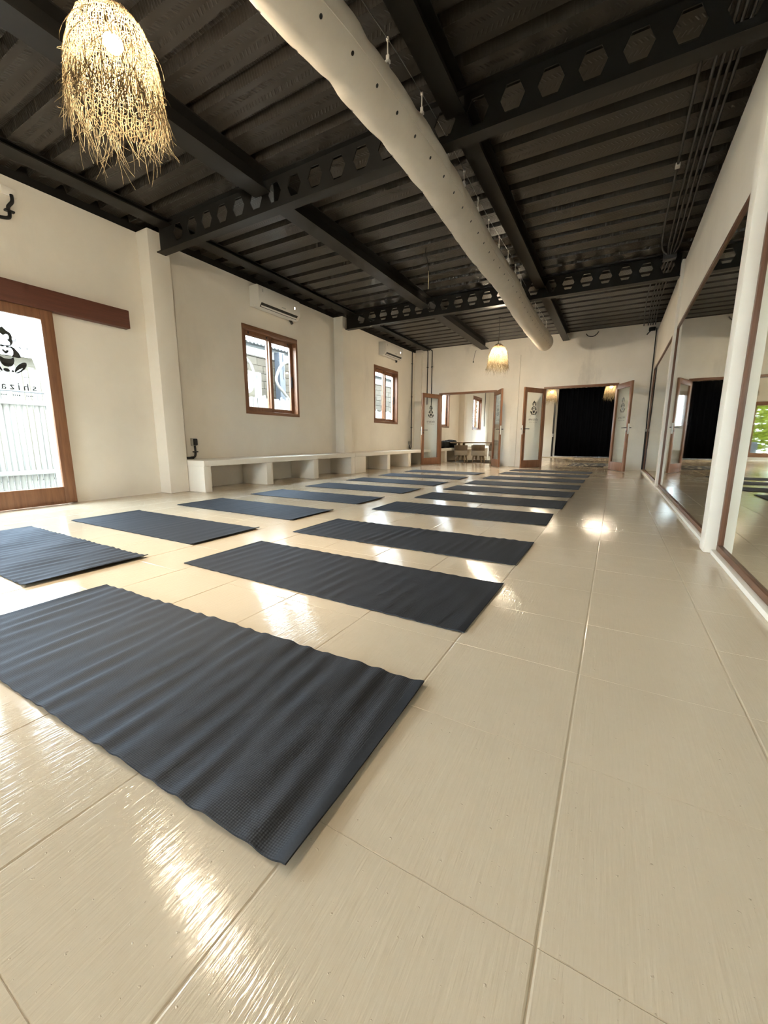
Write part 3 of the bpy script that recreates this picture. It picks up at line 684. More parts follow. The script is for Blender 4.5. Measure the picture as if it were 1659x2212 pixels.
# ================================================================== AIR CONDITIONERS
def aircon(y0, y1, z0, z1, label):
    e = empty('air_conditioner', (XL, (y0 + y1) / 2, z0), label=label, cat='air conditioner', group='wall air conditioners')
    w = (y1 - y0) / 2; h = z1 - z0
    prof = [(0, 0.02), (0.10, 0.0), (0.155, 0.012), (0.205, 0.075), (0.215, 0.11), (0.215, h - 0.05), (0.20, h - 0.015), (0.17, h), (0, h)]
    n = len(prof); b = MB()
    ys = [(-w, 0.985), (-w + 0.012, 1.0), (w - 0.012, 1.0), (w, 0.985)]
    vs = [(0.001 + x * s, y, h / 2 + (z - h / 2) * s) for y, s in ys for x, z in prof]
    fs = [(i * n + k, i * n + (k + 1) % n, (i + 1) * n + (k + 1) % n, (i + 1) * n + k) for i in range(3) for k in range(n)] + [tuple(range(n)), tuple(3 * n + k for k in range(n))[::-1]]
    b.add(vs, fs).build('body', M_ACWHITE, e, True, 30)
    def slat(x0, z0_, x1, z1_, y, d=0.003):
        q = Vector((x1 - x0, 0, z1_ - z0_)).normalized(); nn = Vector((-q.z, 0, q.x)) * -1
        a = Vector((x0, 0, z0_)); c = Vector((x1, 0, z1_)); vs = []
        for p in (a, c):
            for s in (-1, 1):
                for dd in (0, d): vs.append((p.x - nn.x * -dd, s * y, p.z + nn.z * dd))
        return vs
    MB().add([(0.158, -w + 0.06, 0.0125), (0.2045, -w + 0.06, 0.072), (0.2045, w - 0.06, 0.072), (0.158, w - 0.06, 0.0125), (0.161, -w + 0.06, 0.0105), (0.2072, -w + 0.06, 0.07), (0.2072, w - 0.06, 0.07), (0.161, w - 0.06, 0.0105)],
             [(0, 1, 2, 3), (7, 6, 5, 4), (0, 4, 5, 1), (1, 5, 6, 2), (2, 6, 7, 3), (3, 7, 4, 0)]).build('outlet', M_ACDARK, e)
    MB().add([(0.172, -w + 0.07, 0.018), (0.186, -w + 0.07, 0.036), (0.186, w - 0.07, 0.036), (0.172, w - 0.07, 0.018), (0.180, -w + 0.07, 0.012), (0.194, -w + 0.07, 0.030), (0.194, w - 0.07, 0.030), (0.180, w - 0.07, 0.012)],
             [(0, 1, 2, 3), (7, 6, 5, 4), (0, 4, 5, 1), (1, 5, 6, 2), (2, 6, 7, 3), (3, 7, 4, 0)]).build('louver', M_ACWHITE, e)
    MB().bbox(0.214, 0.217, 0.02, 0.12, 0.10, 0.118, 0.001).build('badge', M_GREYBOX, e)
    MB().bbox(0.214, 0.2165, w - 0.16, w - 0.135, 0.16, 0.20, 0.001).build('display', M_LED, e)
    MB().bbox(0.214, 0.2165, -w + 0.07, -w + 0.10, h - 0.11, h - 0.06, 0.001).build('sticker', M_GREYBOX, e)
    MB().tube([(0.03, w - 0.09, 0.03), (0.06, w - 0.08, -0.012), (0.03, w - 0.02, -0.015), (0.0, w - 0.015, -0.015)], 0.022, 10).build('pipe_sleeve', M_BLACK, e, True)
aircon(5.13, 6.13, 2.885, 3.225, 'white split air conditioner above the nearer window')
aircon(9.36, 10.31, 2.86, 3.19, 'white split air conditioner above the farther window')

# ================================================================== FABRIC DUCT
dk = empty('air_duct', (-1.40, 4.0, 2.8), label='long beige fabric air duct hanging under the black ceiling', cat='air duct')
CP = [(-4.2, -1.64), (0.5, -1.64), (1.8, -1.63), (2.4, -1.585), (3.2, -1.55), (3.6, -1.535), (4.3, -1.547), (5.2, -1.572), (6.3, -1.572), (7.6, -1.605), (9.4, -1.625), (10.6, -1.63)]
def dcx(y):
    for (a, xa), (b_, xb) in zip(CP, CP[1:]):
        if y <= b_:
            u = (y - a) / (b_ - a); u = u * u * (3 - 2 * u); return xa + (xb - xa) * u
    return CP[-1][1]
def dcz(y): return 2.95 - 0.012 * math.sin(y * 1.7)
KINK = [2.35, 2.95, 3.6, 4.0, 5.25, 6.0, 7.3, 8.6, 9.3]
def drad(y, a):
    r = 0.156 + max(0, y - 6.0) * 0.0075
    for k, kk in enumerate(KINK):
        r -= 0.014 * math.exp(-((y - kk - 0.05 * math.sin(a + k)) / 0.07) ** 2) * (0.6 + 0.4 * math.sin(a * 2 + k))
    r += 0.003 * math.sin(9 * y + 2 * a) * math.sin(3.1 * y + a) + 0.0018 * math.sin(23 * y + 3 * a) * math.sin(5 * y + a)
    top = max(0, math.sin(a)); return r * (1 + 0.03 * top ** 4)
yy = [-4.2 + 0.045 * i for i in range(int(14.8 / 0.045) + 1)]; NA = 48; vs = []; fs = []
for i, y in enumerate(yy):
    endf = 1.0 if y < 10.42 else math.sqrt(max(0.0, 1 - ((y - 10.42) / 0.19) ** 2))
    for k in range(NA):
        a = 2 * PI * k / NA; r = drad(y, a) * max(endf, 0.02)
        vs.append((dcx(y) + r * math.cos(a) + 1.40, y - 4.0, dcz(y) - 2.8 + r * math.sin(a)))
for i in range(len(yy) - 1):
    for k in range(NA): fs.append((i * NA + k, i * NA + (k + 1) % NA, (i + 1) * NA + (k + 1) % NA, (i + 1) * NA + k))
fs.append(tuple((len(yy) - 1) * NA + k for k in range(NA)))
MB().add(vs, fs).build('duct_fabric', M_DUCT, dk, True, None)
def on_duct(y, a, off=0.0):
    r = drad(y, a) + off; return Vector((dcx(y) + r * math.cos(a) + 1.40, y - 4.0, dcz(y) - 2.8 + r * math.sin(a)))
for a in (math.radians(342), math.radians(90)):
    MB().tube([on_duct(y, a, 0.001) for y in [-4.1 + 0.09 * i for i in range(157)]], 0.003, 6).build('seam', M_DUCT, dk, True)
hb = MB()
for a, ph in ((math.radians(232), 0.0), (math.radians(322), -0.05)):
    for k in range(40):
        y = 1.03 + ph + 0.250 * k
        if y > 10.3: break
        c = on_duct(y, a, 0.0015); nrm = Vector((math.cos(a), 0, math.sin(a))); t1 = Vector((0, 1, 0)); t2 = nrm.cross(t1)
        hb.add([(c + (t1 * math.cos(q) + t2 * math.sin(q)) * 0.011)[:] for q in [2 * PI * i / 12 for i in range(12)]], [tuple(range(12))])
o = hb.build('air_holes', M_BLACK, dk); o['kind'] = 'stuff'
y = 0.27
CA = math.radians(70)
clip = MB().bbox(-0.011, 0.011, -0.006, 0.006, 0.0, 0.10, 0.003).tube([(0, 0, 0.09), (0, 0, 0.19)], 0.0045, 6).bbox(-0.017, 0.017, -0.011, 0.011, 0.05, 0.07, 0.004).bbox(-0.009, 0.009, -0.009, 0.009, 0.175, 0.195, 0.003).mesh('hanger_clip', M_ACWHITE)
while y < 10.3:
    p = on_duct(y, CA); o = link('hanger_clip', clip, dk); o.location = p; y += 0.49
MB().tube([on_duct(yq, CA) + Vector((0, 0, 0.187)) for yq in [-4.0 + 0.49 * i for i in range(30)]], 0.003, 6).build('suspension_wire', M_CHROME, dk)

# ================================================================== PENDANT LAMPS
def lamp_meshes():
    r = random.Random(3)
    prof = [(0.015, 0.135), (0.05, 0.13), (0.095, 0.105), (0.14, 0.05), (0.175, -0.03), (0.197, -0.12), (0.212, -0.22), (0.222, -0.33)]   # radius, z relative to bulb
    def pr(u):
        u = max(0, min(0.9999, u)) * (len(prof) - 1); i = int(u); f = u - i
        return prof[i][0] + (prof[i + 1][0] - prof[i][0]) * f, prof[i][1] + (prof[i + 1][1] - prof[i][1]) * f
    b = MB(); NV, NH = 96, 52
    jit = [[(r.gauss(0, 0.012), r.gauss(0, 0.006)) for _ in range(NV)] for _ in range(NH + 1)]
    def P(i, k, off=0.0):
        u = i / NH; ja, jz = jit[i][k % NV]; R, z = pr(u); a = 2 * PI * k / NV + ja + 0.35 * u
        R = R * (1 + 0.05 * math.sin(2 * a + 1) + 0.03 * math.sin(3 * a + 4 * u)) + off
        return Vector((R * math.cos(a), R * math.sin(a), z + jz))
    def strip(p, q, w):
        d = q - p; c = (p + q) / 2; nrm = Vector((c.x, c.y, 0.02)).normalized(); s = d.cross(nrm)
        if s.length < 1e-7: return
        s = s.normalized() * w
        b.add([(p - s)[:], (p + s)[:], (q + s)[:], (q - s)[:]], [(0, 1, 2, 3)])
    for i in range(NH):
        for k in range(NV):
            if i > NH * 0.72 and r.random() < (i / NH - 0.72) * 1.2: continue
            strip(P(i, k), P(i + 1, k), 0.0020 if i > 8 else 0.0014)
            if r.random() < 0.9: strip(P(i, k, 0.001), P(i, k + 1, 0.001), 0.0017)
    shade = b.mesh('shade', M_STRAW)
    # loose roots lying over the shade and the hanging fringe
    fr = MB()
    for q in range(430):
        a = r.uniform(0, 2 * PI); u0 = r.choice((r.uniform(0.5, 1.0), r.uniform(0.84, 1.0), r.uniform(0.9, 1.0))); R, z = pr(u0); R += 0.004
        L = r.choice((r.uniform(0.06, 0.16), r.uniform(0.1, 0.24))) * (0.85 + 0.45 * math.sin(a * 1.0 + 2.2) ** 2) + (1 - u0) * 0.10
        pts = []; da = r.uniform(-0.8, 0.8); curl = r.uniform(-1, 1); out = r.uniform(-0.03, 0.05); wig = r.uniform(0.0, 0.016); wp = r.uniform(0, 6)
        for s in range(8):
            w = s / 7; zz = z - L * w * (1 - 0.25 * abs(curl) * w); rr = R + out * w + wig * math.sin(wp + 5 * w) * w
            if zz > prof[-1][1]:
                rr = max(rr, min(pr(u0 + (1 - u0) * min(1, w * 1.2))[0] + 0.004, 0.24))
            aa = a + da * L * 2.2 * w + curl * 0.35 * w * w
            pts.append((rr * math.cos(aa), rr * math.sin(aa), zz))
        fr.tube(pts, [0.0021 - 0.0012 * s / 7 for s in range(8)], 4, False)
    for q in range(40):   # stray twigs sticking out
        a = r.uniform(0, 2 * PI); R, z = pr(r.uniform(0.4, 1.0)); d = r.uniform(0.015, 0.05)
        fr.tube([(R * math.cos(a), R * math.sin(a), z), ((R + d * .6) * math.cos(a + .05), (R + d * .6) * math.sin(a + .05), z - 0.005), ((R + d) * math.cos(a + .12), (R + d) * math.sin(a + .12), z + r.uniform(-0.03, 0.02))], [0.002, 0.0017, 0.001], 4, False)
    fringe = fr.mesh('fringe', M_FRINGE, True)
    bulb = MB().lathe([(0.0, -0.056), (0.016, -0.0535), (0.030, -0.045), (0.041, -0.031), (0.047, -0.016), (0.048, -0.008), (0.0, -0.008)], 20).mesh('bulb', M_BULB, True, 40)
    collar = MB().lathe([(0.0, -0.007), (0.0475, -0.007), (0.0475, 0.008), (0.045, 0.022), (0.036, 0.045), (0.022, 0.062), (0.0, 0.062)], 20).mesh('added_bulb_collar', M_ACWHITE, True, 40)  # opaque collar added to keep bulb light off the upper shade
    sock = MB().lathe([(0.0, 0.125), (0.016, 0.125), (0.019, 0.07), (0.021, 0.063), (0.0, 0.063)], 12).mesh('socket', M_BLACK, True, 40)
    return shade, fringe, bulb, sock, collar
SHADE, FRINGE, BULBM, SOCK, ADDED_COLLAR = lamp_meshes()
BULBDIM = BULBM.copy(); BULBDIM.materials.clear(); BULBDIM.materials.append(M_BULBDIM)
def pendant(x, y, z, label, rz=0.0, dim=False):
    e = empty('pendant_lamp', (x, y, z), rz, label=label, cat='pendant lamp', group='woven straw pendant lamps')
    s = link('shade', SHADE, e); link('fringe', FRINGE, s); bo = link('bulb', BULBDIM if dim else BULBM, e); link('collar', ADDED_COLLAR, bo); link('socket', SOCK, e)
    top = DECK - z
    MB().tube([(0, 0, 0.12), (0.002, 0, 0.25), (0.0, 0, 0.42), (0, 0.0, top)], 0.006, 8).build('cord', M_BLACK, e, True)
    for a in (0.5, 2.6, 4.7):
        MB().tube([(0.045 * math.cos(a), 0.045 * math.sin(a), 0.13), (0.0, 0.0, 0.34)], 0.0016, 5).build('string', M_FRINGE, e)
    MB().lathe([(0, top - 0.022), (0.035, top - 0.02), (0.04, top), (0, top)], 16).build('ceiling_rose', M_BLACK, e, True)
    return e
pendant(-2.427, 1.449, 2.753, 'lit woven straw pendant lamp with long fringe, nearest the camera', 0.6)
pendant(-2.45, 9.50, 2.695, 'lit woven straw pendant lamp hanging before the far wall', 2.2)
pendant(-2.43, -2.70, 2.75, 'woven straw pendant lamp behind the camera', 1.2)
pendant(-2.40, 13.6, 2.75, 'unseen woven straw pendant lamp added to light the dining table', 3.0)  # hidden by the far wall, added to light the back room
pendant(-2.36, 17.7, 2.62, 'lit straw pendant lamp at the left edge of the dark curtain', 4.0, True)
pendant(-0.30, 17.7, 2.70, 'lit straw pendant lamp at the right edge of the dark curtain', 5.2, True)

# ================================================================== CABLES, CONDUITS, SOCKETS
o = MB().tube(bez([(-2.545, 5.67, DECK), (-2.55, 5.67, 3.30), (-2.515, 5.67, 3.2), (-2.50, 5.67, 3.07)], 5), 0.007, 8).build('hanging_cable', M_BLACK, None, True)
tag(o, 'lone cable hanging from the deck without a lamp', 'cable')
MB().tube([(-2.50, 5.67, 3.075), (-2.497, 5.67, 2.95), (-2.498, 5.67, 2.835)], 0.005, 8).build('bare_end', M_CORDW, o, True)
o = MB().tube(bez([(-3.60, YF - 0.04, 3.19), (-3.62, YF - 0.06, 3.12), (-3.645, YF - 0.06, 3.0), (-3.66, YF - 0.06, 2.90)], 4), 0.005, 6).build('hanging_cable', M_BLACK, None, True)
tag(o, 'thin cable with a dark end hanging on the far wall', 'cable')
MB().tube([(-3.66, YF - 0.06, 2.91), (-3.662, YF - 0.06, 2.86)], 0.014, 8).build('plug', M_BLACK, o, True)
def conduit(pts, r, label, clips=(), m=M_BLACK, name='conduit_pipe', group=None):
    o = MB().tube(bez(pts, 5), r, 10).build(name, m, None, True); tag(o, label, 'pipe', group)
    for (x, y, z, ax) in clips:
        d = {'x': (0.005, r * 2.2, r * 1.2), 'y': (r * 2.2, 0.005, r * 1.2), 'z': (r * 2.2, r * 2.2, 0.008), 'zy': (r * 1.3, r * 2.4, 0.008), 'zx': (r * 2.4, r * 1.3, 0.008)}[ax]
        MB().bbox(x - d[0], x + d[0], y - d[1], y + d[1], z - d[2], z + d[2], 0.002).build('saddle_clip', m, o)
    return o
XW = XL + 0.022
conduit([(XW, 2.075, 3.125), (XW + .01, 2.07, 3.06), (XW, 2.035, 3.0), (XW, 2.04, 2.95), (XW, 2.03, 2.905), (XW, 1.98, 2.885), (XW, 1.88, 2.875), (XW, 1.6, 2.87)], 0.016, 'black hooked conduit on the wall above the sliding door', [(XW, 2.04, 2.965, 'zy')])
o = MB().bbox(XL, XL + 0.02, 2.00, 2.12, 3.11, 3.19, 0.008).build('junction_patch', M_WHITE, None, True); tag(o, 'rough white plaster patch where the hooked conduit leaves the wall', 'wall box')
def socket_box(x, y, z, label, dark=True):
    e = empty('power_socket', (x, y, z), label=label, cat='socket')
    MB().bbox(0, 0.045, -0.05, 0.03, -0.055, 0.055, 0.006).build('box', M_GREYBOX, e, True)
    if dark: MB().bbox(0.045, 0.062, -0.035, 0.03, -0.048, 0.048, 0.008).build('cover', M_BLACK, e, True)
    return e
socket_box(XL, 3.88, 0.695, 'grey power socket with black cover above the near bench end')
conduit([(XW, 3.885, 0.64), (XW, 3.887, 0.57), (XW, 3.885, 0.51), (XW, 3.86, 0.475), (XW, 3.80, 0.465), (XW, 3.74, 0.465)], 0.015, 'short black conduit below the near power socket', [(XW, 3.886, 0.55, 'zy'), (XW, 3.83, 0.466, 'y')])
conduit([(XW, 11.30, 3.30), (XW, 11.30, 2.5), (XW, 11.30, 1.2), (XW, 11.30, 0.62)], 0.013, 'long black conduit down the window wall beside the far corner', [(XW, 11.30, z, 'zy') for z in (2.95, 2.0, 1.1)])
conduit([(XW, 11.30, 0.62), (XW, 11.30, 0.50), (XW, 11.24, 0.46), (XW, 11.18, 0.50), (XW, 11.18, 0.60)], 0.012, 'black looped conduit end under the small box by the far corner')
o = MB().bbox(XL, XL + 0.04, 11.13, 11.23, 0.58, 0.68, 0.005).build('socket_box', M_GREYBOX, None, True); tag(o, 'small grey box at the foot of the corner conduit', 'socket')
for x, zt, nm in ((-5.07, 1.78, 'left one'), (-4.93, 1.60, 'right one')):
    conduit([(x - 0.08, YF - 0.04, DECK - 0.02), (x - 0.02, YF - 0.022, 3.33), (x, YF - 0.018, 3.24), (x, YF - 0.018, 2.6), (x, YF - 0.018, zt)], 0.012, 'black conduit on the far wall left of the doors, ' + nm, [(x, YF - 0.018, 2.86, 'zx'), (x, YF - 0.018, 2.05, 'zx')])
conduit([(0.60, YF - 0.03, 3.25), (0.605, YF - 0.02, 2.2), (0.61, YF - 0.02, 1.4), (0.62, YF - 0.02, 0.95)], 0.012, 'thin black conduit in the right far corner')
conduit([(0.62, YF - 0.02, 0.95), (0.625, YF - 0.02, 0.4), (0.625, YF - 0.02, 0.005)], 0.020, 'thick black conduit foot in the right far corner')
o = MB().bbox(0.595, 0.645, YF - 0.04, YF, 0.93, 0.99, 0.004).build('junction_box', M_GREYBOX, None, True); tag(o, 'small grey junction box on the corner conduit', 'junction box')
o = MB().bbox(0.45, 0.58, YF - 0.05, YF - 0.002, 3.20, 3.28, 0.01).tube(bez([(0.50, YF - 0.03, 3.22), (0.44, YF - 0.05, 3.15), (0.42, YF - 0.05, 3.12)], 4), 0.012, 8).build('cable_bracket', M_BLACK, None, True); tag(o, 'black cable bracket high in the right far corner', 'bracket')
o = MB().tube(bez([(-0.85, YF - 0.03, 3.30), (-0.80, YF - 0.04, 3.24), (-0.70, YF - 0.04, 3.22), (-0.62, YF - 0.04, 3.26), (-0.58, YF - 0.03, 3.32)], 5), 0.010, 8).build('cable_loop', M_BLACK, None, True); tag(o, 'small black cable loop at the top of the far wall', 'cable')
zc = 3.345
for k, x in enumerate((0.29, 0.375, 0.42, 0.465, 0.51)):
    lab = ('first and outermost', 'second', 'third', 'fourth', 'fifth and nearest the wall')[k]
    xc = 0.40 + k * 0.022
    conduit([(x, -4.5, zc), (x, 1.0, zc), (x, 3.4, zc), (x, 5.2, zc), (x + 0.02, 7.0, zc), (xc, 7.35, 3.30)], 0.011, 'dark ceiling conduit of the near run by the right wall, ' + lab, (), M_PIPE, group='ceiling conduits by the mirror wall')
    conduit([(xc, 7.50, 3.30), (x + 0.03, 7.75, zc), (x, 8.6, zc), (x, 10.0, zc), (x + 0.05, YF - 0.12, zc - 0.03)], 0.011, 'dark ceiling conduit of the far run by the right wall, ' + lab, (), M_PIPE, group='ceiling conduits by the mirror wall')
o = MB().bbox(0.36, 0.52, 7.36, 7.49, 3.25, 3.335, 0.006).build('junction_box', M_PIPE, None, True); tag(o, 'dark junction box where ceiling conduits meet at the far cross beam', 'junction box')
o = MB().bbox(0.27, 0.31, 5.20, 5.26, 3.325, 3.355, 0.004).build('pipe_label', M_ACWHITE, None, True); tag(o, 'small white collar on the outermost ceiling conduit', 'pipe collar')

# ================================================================== BACK ROOM
tb = empty('dining_table', (-4.12, 13.75, 0.012), label='low pale wooden dining table in the back room', cat='table')
tp = [(0.98 * math.copysign(abs(math.cos(a)) ** 0.75, math.cos(a)), 0.46 * math.copysign(abs(math.sin(a)) ** 0.75, math.sin(a))) for a in [2 * PI * k / 48 for k in range(48)]]
b = MB(); b.add([(x, y, z) for z in (0.605, 0.64) for x, y in tp], [tuple(range(48))[::-1], tuple(range(48, 96))] + [(k, (k + 1) % 48, 48 + (k + 1) % 48, 48 + k) for k in range(48)]); b.build('table_top', M_OAK, tb)
for s in (-1, 1):
    for q in (-1, 1): MB().tube([(s * 0.55, q * 0.26, 0.60), (s * 0.57, q * 0.28, 0.3), (s * 0.60, q * 0.30, 0.0)], [0.045, 0.038, 0.028], 12).build('leg', M_OAK, tb, True)
def chair(x, y, rz, label):
    e = empty('dining_chair', (x, y, 0.012), rz, label=label, cat='chair', group='low chairs at the dining table')
    def shell(R, zs, a0, a1, t, name, m):
        n = 20; vs = []; fs = []
        for i in range(n + 1):
            a = a0 + (a1 - a0) * i / n
            for (z, dr) in zs:
                for rr in (R + dr, R + dr - t): vs.append((rr * math.sin(a), -rr * math.cos(a), z))
        M_ = len(zs) * 2
        ringf = [2 * k for k in range(len(zs))] + [2 * k + 1 for k in range(len(zs))][::-1]; L = len(ringf)
        for i in range(n):
            for k in range(L): fs.append((i * M_ + ringf[k], i * M_ + ringf[(k + 1) % L], (i + 1) * M_ + ringf[(k + 1) % L], (i + 1) * M_ + ringf[k]))
        fs += [tuple(ringf), tuple(n * M_ + q for q in ringf)[::-1]]
        MB().add(vs, fs).build(name, m, e, True, 40)
    shell(0.235, [(0.37, -0.004), (0.39, 0.004), (0.52, 0.012), (0.545, 0.004)], -1.15, 1.15, 0.035, 'backrest', M_CHAIRBACK)
    shell(0.238, [(0.215, -0.008), (0.23, 0.004), (0.36, 0.006), (0.372, -0.004)], -1.15, 1.15, 0.035, 'back_pad', M_CHAIRPAD)
    MB().lathe([(0, 0.22), (0.20, 0.22), (0.215, 0.235), (0.215, 0.28), (0.20, 0.295), (0, 0.30)], 24).build('seat', M_CHAIRPAD, e, True)
    for sx in (-1, 1):
        for sy in (-1, 1): MB().tube([(sx * 0.11, sy * 0.12, 0.225), (sx * 0.15, sy * 0.16, 0.0)], [0.026, 0.018], 10).build('leg', M_OAK, e, True)
chair(-4.40, 12.98, 0.05, 'low brown-backed chair nearest the bench, in front of the table')
chair(-3.83, 13.02, -0.05, 'low brown-backed chair at the middle of the table front')
chair(-3.27, 13.04, 0.0, 'low brown-backed chair of the front row half hidden by the door')
chair(-4.30, 14.50, PI, 'low chair on the far side of the table')
b = MB().lathe([(0, 0.010), (1.0, 0.010), (1.03, 0.006), (1.04, 0.0), (0, 0.0)], 48).build('round_rug', M_RUGDARK, None, True); b.location = (-4.0, 13.55, 0.0005); tag(b, 'round dark rug under the dining table', 'rug')
for k, (y, l, h) in enumerate(((12.75, 0.62, 0.26), (13.45, 0.66, 0.24), (14.15, 0.60, 0.27))):
    b = MB()
    vs = []; fs = []; n, m_ = 24, 12; e_ = 0.5
    b.sphere((0, 0, 0), 1.0, n, m_)
    f = lambda c: math.copysign(abs(c) ** e_, c)
    b.v = [(f(x) * 0.17 + 0.01 * math.sin(7 * yq + k), f(yq) * l / 2, f(z) * h / 2 + 0.012 * math.sin(9 * yq + 3 * x + k)) for x, yq, z in b.v]
    o = b.build('floor_cushion', M_BAG, None, True, None); o.location = (-5.22, y, 0.448 + h / 2 + 0.004)
    tag(o, ('black cushion on the back bench nearest the doorway', 'black cushion on the back bench between two others', 'black cushion on the back bench farthest from the doorway')[k], 'cushion', 'black cushions on the back bench')
# curtain
vs = []; fs = []; nx = 220
for i in range(nx + 1):
    x = -2.30 + 2.95 * i / nx; yq = 0.045 * math.sin(i * 0.42) + 0.02 * math.sin(i * 0.17 + 1)
    for z in (0.03, 1.4, 2.9): vs.append((x, 19.45 + yq * (1.15 if z < 1 else 1.0), z))
for i in range(nx):
    for k in range(2): fs.append((i * 3 + k, (i + 1) * 3 + k, (i + 1) * 3 + k + 1, i * 3 + k + 1))
ct = MB().add(vs, fs).build('curtain', M_CURTAIN, None, True, None); tag(ct, 'floor-length near-black curtain at the end of the back room', 'curtain')
md = ct.modifiers.new('thickness', 'SOLIDIFY'); md.thickness = 0.006
MB().tube([(-2.4, 19.45, 2.915), (0.66, 19.45, 2.915)], 0.016, 10).build('rod', M_BLACK, ct, True)
o = MB().bbox(-2.44, -2.37, 19.30, 19.37, 0, 2.6, 0.004).build('steel_post', M_BLACK, None, True); tag(o, 'slim black steel post at the left edge of the curtain', 'post')
MB().bbox(-2.43, -2.38, 19.25, 19.30, 0.86, 1.0, 0.004).build('latch', M_CHROME, o)
o = MB().bbox(-2.80, -1.45, 17.9, 19.3, 0.001, 0.012, 0.003).build('floor_rug', M_RUG, None); tag(o, 'plain beige rug in front of the curtain', 'rug')
o = MB().bbox(-1.12, 0.35, 12.55, 14.3, 0.001, 0.014, 0.003).build('patterned_rug', M_PATTERN, None); tag(o, 'dark patterned rug just inside the right-hand doorway', 'rug')
conduit([(XW, 19.2, 3.2), (XW, 19.2, 2.0), (XW, 19.2, 1.35)], 0.012, 'black conduit on the back room wall beside the last window')

# ================================================================== OUTSIDE
gd = MB().box(-30, XL - 0.2, -12, 40, -0.14, -0.02).box(XL - 0.2, 6, YE + 0.2, 40, -0.14, -0.02).box(XL - 0.2, 6, -30, YB - 0.2, -0.14, -0.02).build('ground', M_GROUND); tag(gd, kind='structure', label='pale gravel ground outside')
fc = empty('picket_fence', (-7.0, 6.0, 0), label='white cane picket fence outside the windows', cat='fence')
pk = MB(); n = 7; rr = 0.031
vs = []
for z in (0.0, 1.0): vs += [(0.7 * rr * math.cos(-PI / 2 + PI * k / (n - 1)), rr * math.sin(-PI / 2 + PI * k / (n - 1)), z) for k in range(n)]
pk.add(vs, [(k, k + 1, n + k + 1, n + k) for k in range(n - 1)] + [(n - 1, 0, n, 2 * n - 1), tuple(range(n, 2 * n))])
pkm = pk.mesh('picket', M_FENCE, True, 50); rq = random.Random(9); y = -1.8
while y < 15.0:
    o = link('picket', pkm, fc); o.location = (0.02, y - 6.0, -0.02); o.scale = (1, rq.uniform(0.88, 1.0), 1.70 + rq.uniform(-0.05, 0.05)); o.rotation_euler = (rq.uniform(-0.006, 0.006), 0, 0); y += 0.0645
for z in (0.28, 1.215): MB().bbox(0.04, 0.075, -7.8, 9.0, z - 0.03, z + 0.03, 0.006).build('rail', M_FENCE, fc, True)
MB().tube([(0.09, -7.8, 1.37), (0.09, -3.6, 1.352), (0.09, 9.0, 1.30)], 0.007, 6).build('wire', M_GREYPOST, fc, True)
wo = MB().box(-8.40, -8.225, 4.6, 19.0, -0.02, 2.82).box(-8.42, -8.19, 4.6, 19.0, 2.82, 3.04).build('wall_outside', M_MORTAR); tag(wo, kind='structure', label='block wall beyond the fence')
bl = MB().bbox(-0.09, 0.0, -0.195, 0.195, -0.09, 0.09, 0.006).mesh('block', M_BLOCK)
for j in range(8):
    for i in range(36):
        y = 4.82 + i * 0.402 + (0.2 if j % 2 else 0); z = 2.715 - j * 0.19
        if y > 18.7: continue
        o = link('block', bl, wo); o.location = (-8.205 + rq.uniform(-0.006, 0.006), y, z); o.scale = (1, 1, 1)
o = MB().box(-8.19, -8.18, 4.6, 19.0, 2.84, 3.03).build('fascia_board', M_HOSE, wo)
# corrugated roof on the block wall
vs = []; fs = []; ny = 420
for i in range(ny + 1):
    y = 4.4 + 14.8 * i / ny; w = 0.022 * math.sin(2 * PI * (y / 0.12))
    vs += [(-8.02, y, 3.10 + w), (-11.0, y, 3.65 + w)]
for i in range(ny): fs.append((2 * i, 2 * i + 2, 2 * i + 3, 2 * i + 1))
rf = MB().add(vs, fs).build('corrugated_roof', M_ROOF, None, True, None); tag(rf, 'corrugated sheet roof edge above the outside block wall', 'roof'); md = rf.modifiers.new('t', 'SOLIDIFY'); md.thickness = 0.004
# outdoor unit, post, hoses seen through the nearer window
e = empty('condenser_unit', (-7.75, 7.05, 1.72), label='tan outdoor condenser unit seen through the nearer window', cat='outdoor unit')
MB().bbox(-0.15, 0.15, -0.40, 0.32, 0, 0.60, 0.012).build('casing', M_TAN, e, True)
MB().bbox(0.145, 0.155, 0.08, 0.30, 0.02, 0.58, 0.003).build('service_panel', M_HOSE, e)
MB().bbox(0.154, 0.158, 0.14, 0.21, 0.44, 0.52, 0.001).build('badge', M_TEAL, e)
MB().lathe([(0.0, 0.0), (0.20, 0.0), (0.22, 0.012), (0.20, 0.02), (0, 0.02)], 24).build('fan_grille', M_GREYBOX, e, True).matrix_local = Matrix.Translation((0.15, -0.16, 0.30)) @ Matrix.Rotation(PI / 2, 4, 'Y')
br = MB().bbox(-0.14, 0.14, -0.36, -0.32, -0.04, 0, 0.003).bbox(-0.14, 0.14, 0.24, 0.28, -0.04, 0, 0.003).box(-0.48, -0.14, -0.36, -0.32, -0.04, 0).box(-0.48, -0.14, 0.24, 0.28, -0.04, 0).build('bracket', M_GREYPOST, e)
o = MB().bbox(-8.17, -7.99, 8.42, 8.62, 0, 3.02, 0.006).box(-7.985, -7.98, 8.55, 8.60, 2.35, 3.0).build('steel_post', M_GREYPOST, None); tag(o, 'grey steel post outside against the block wall', 'post')
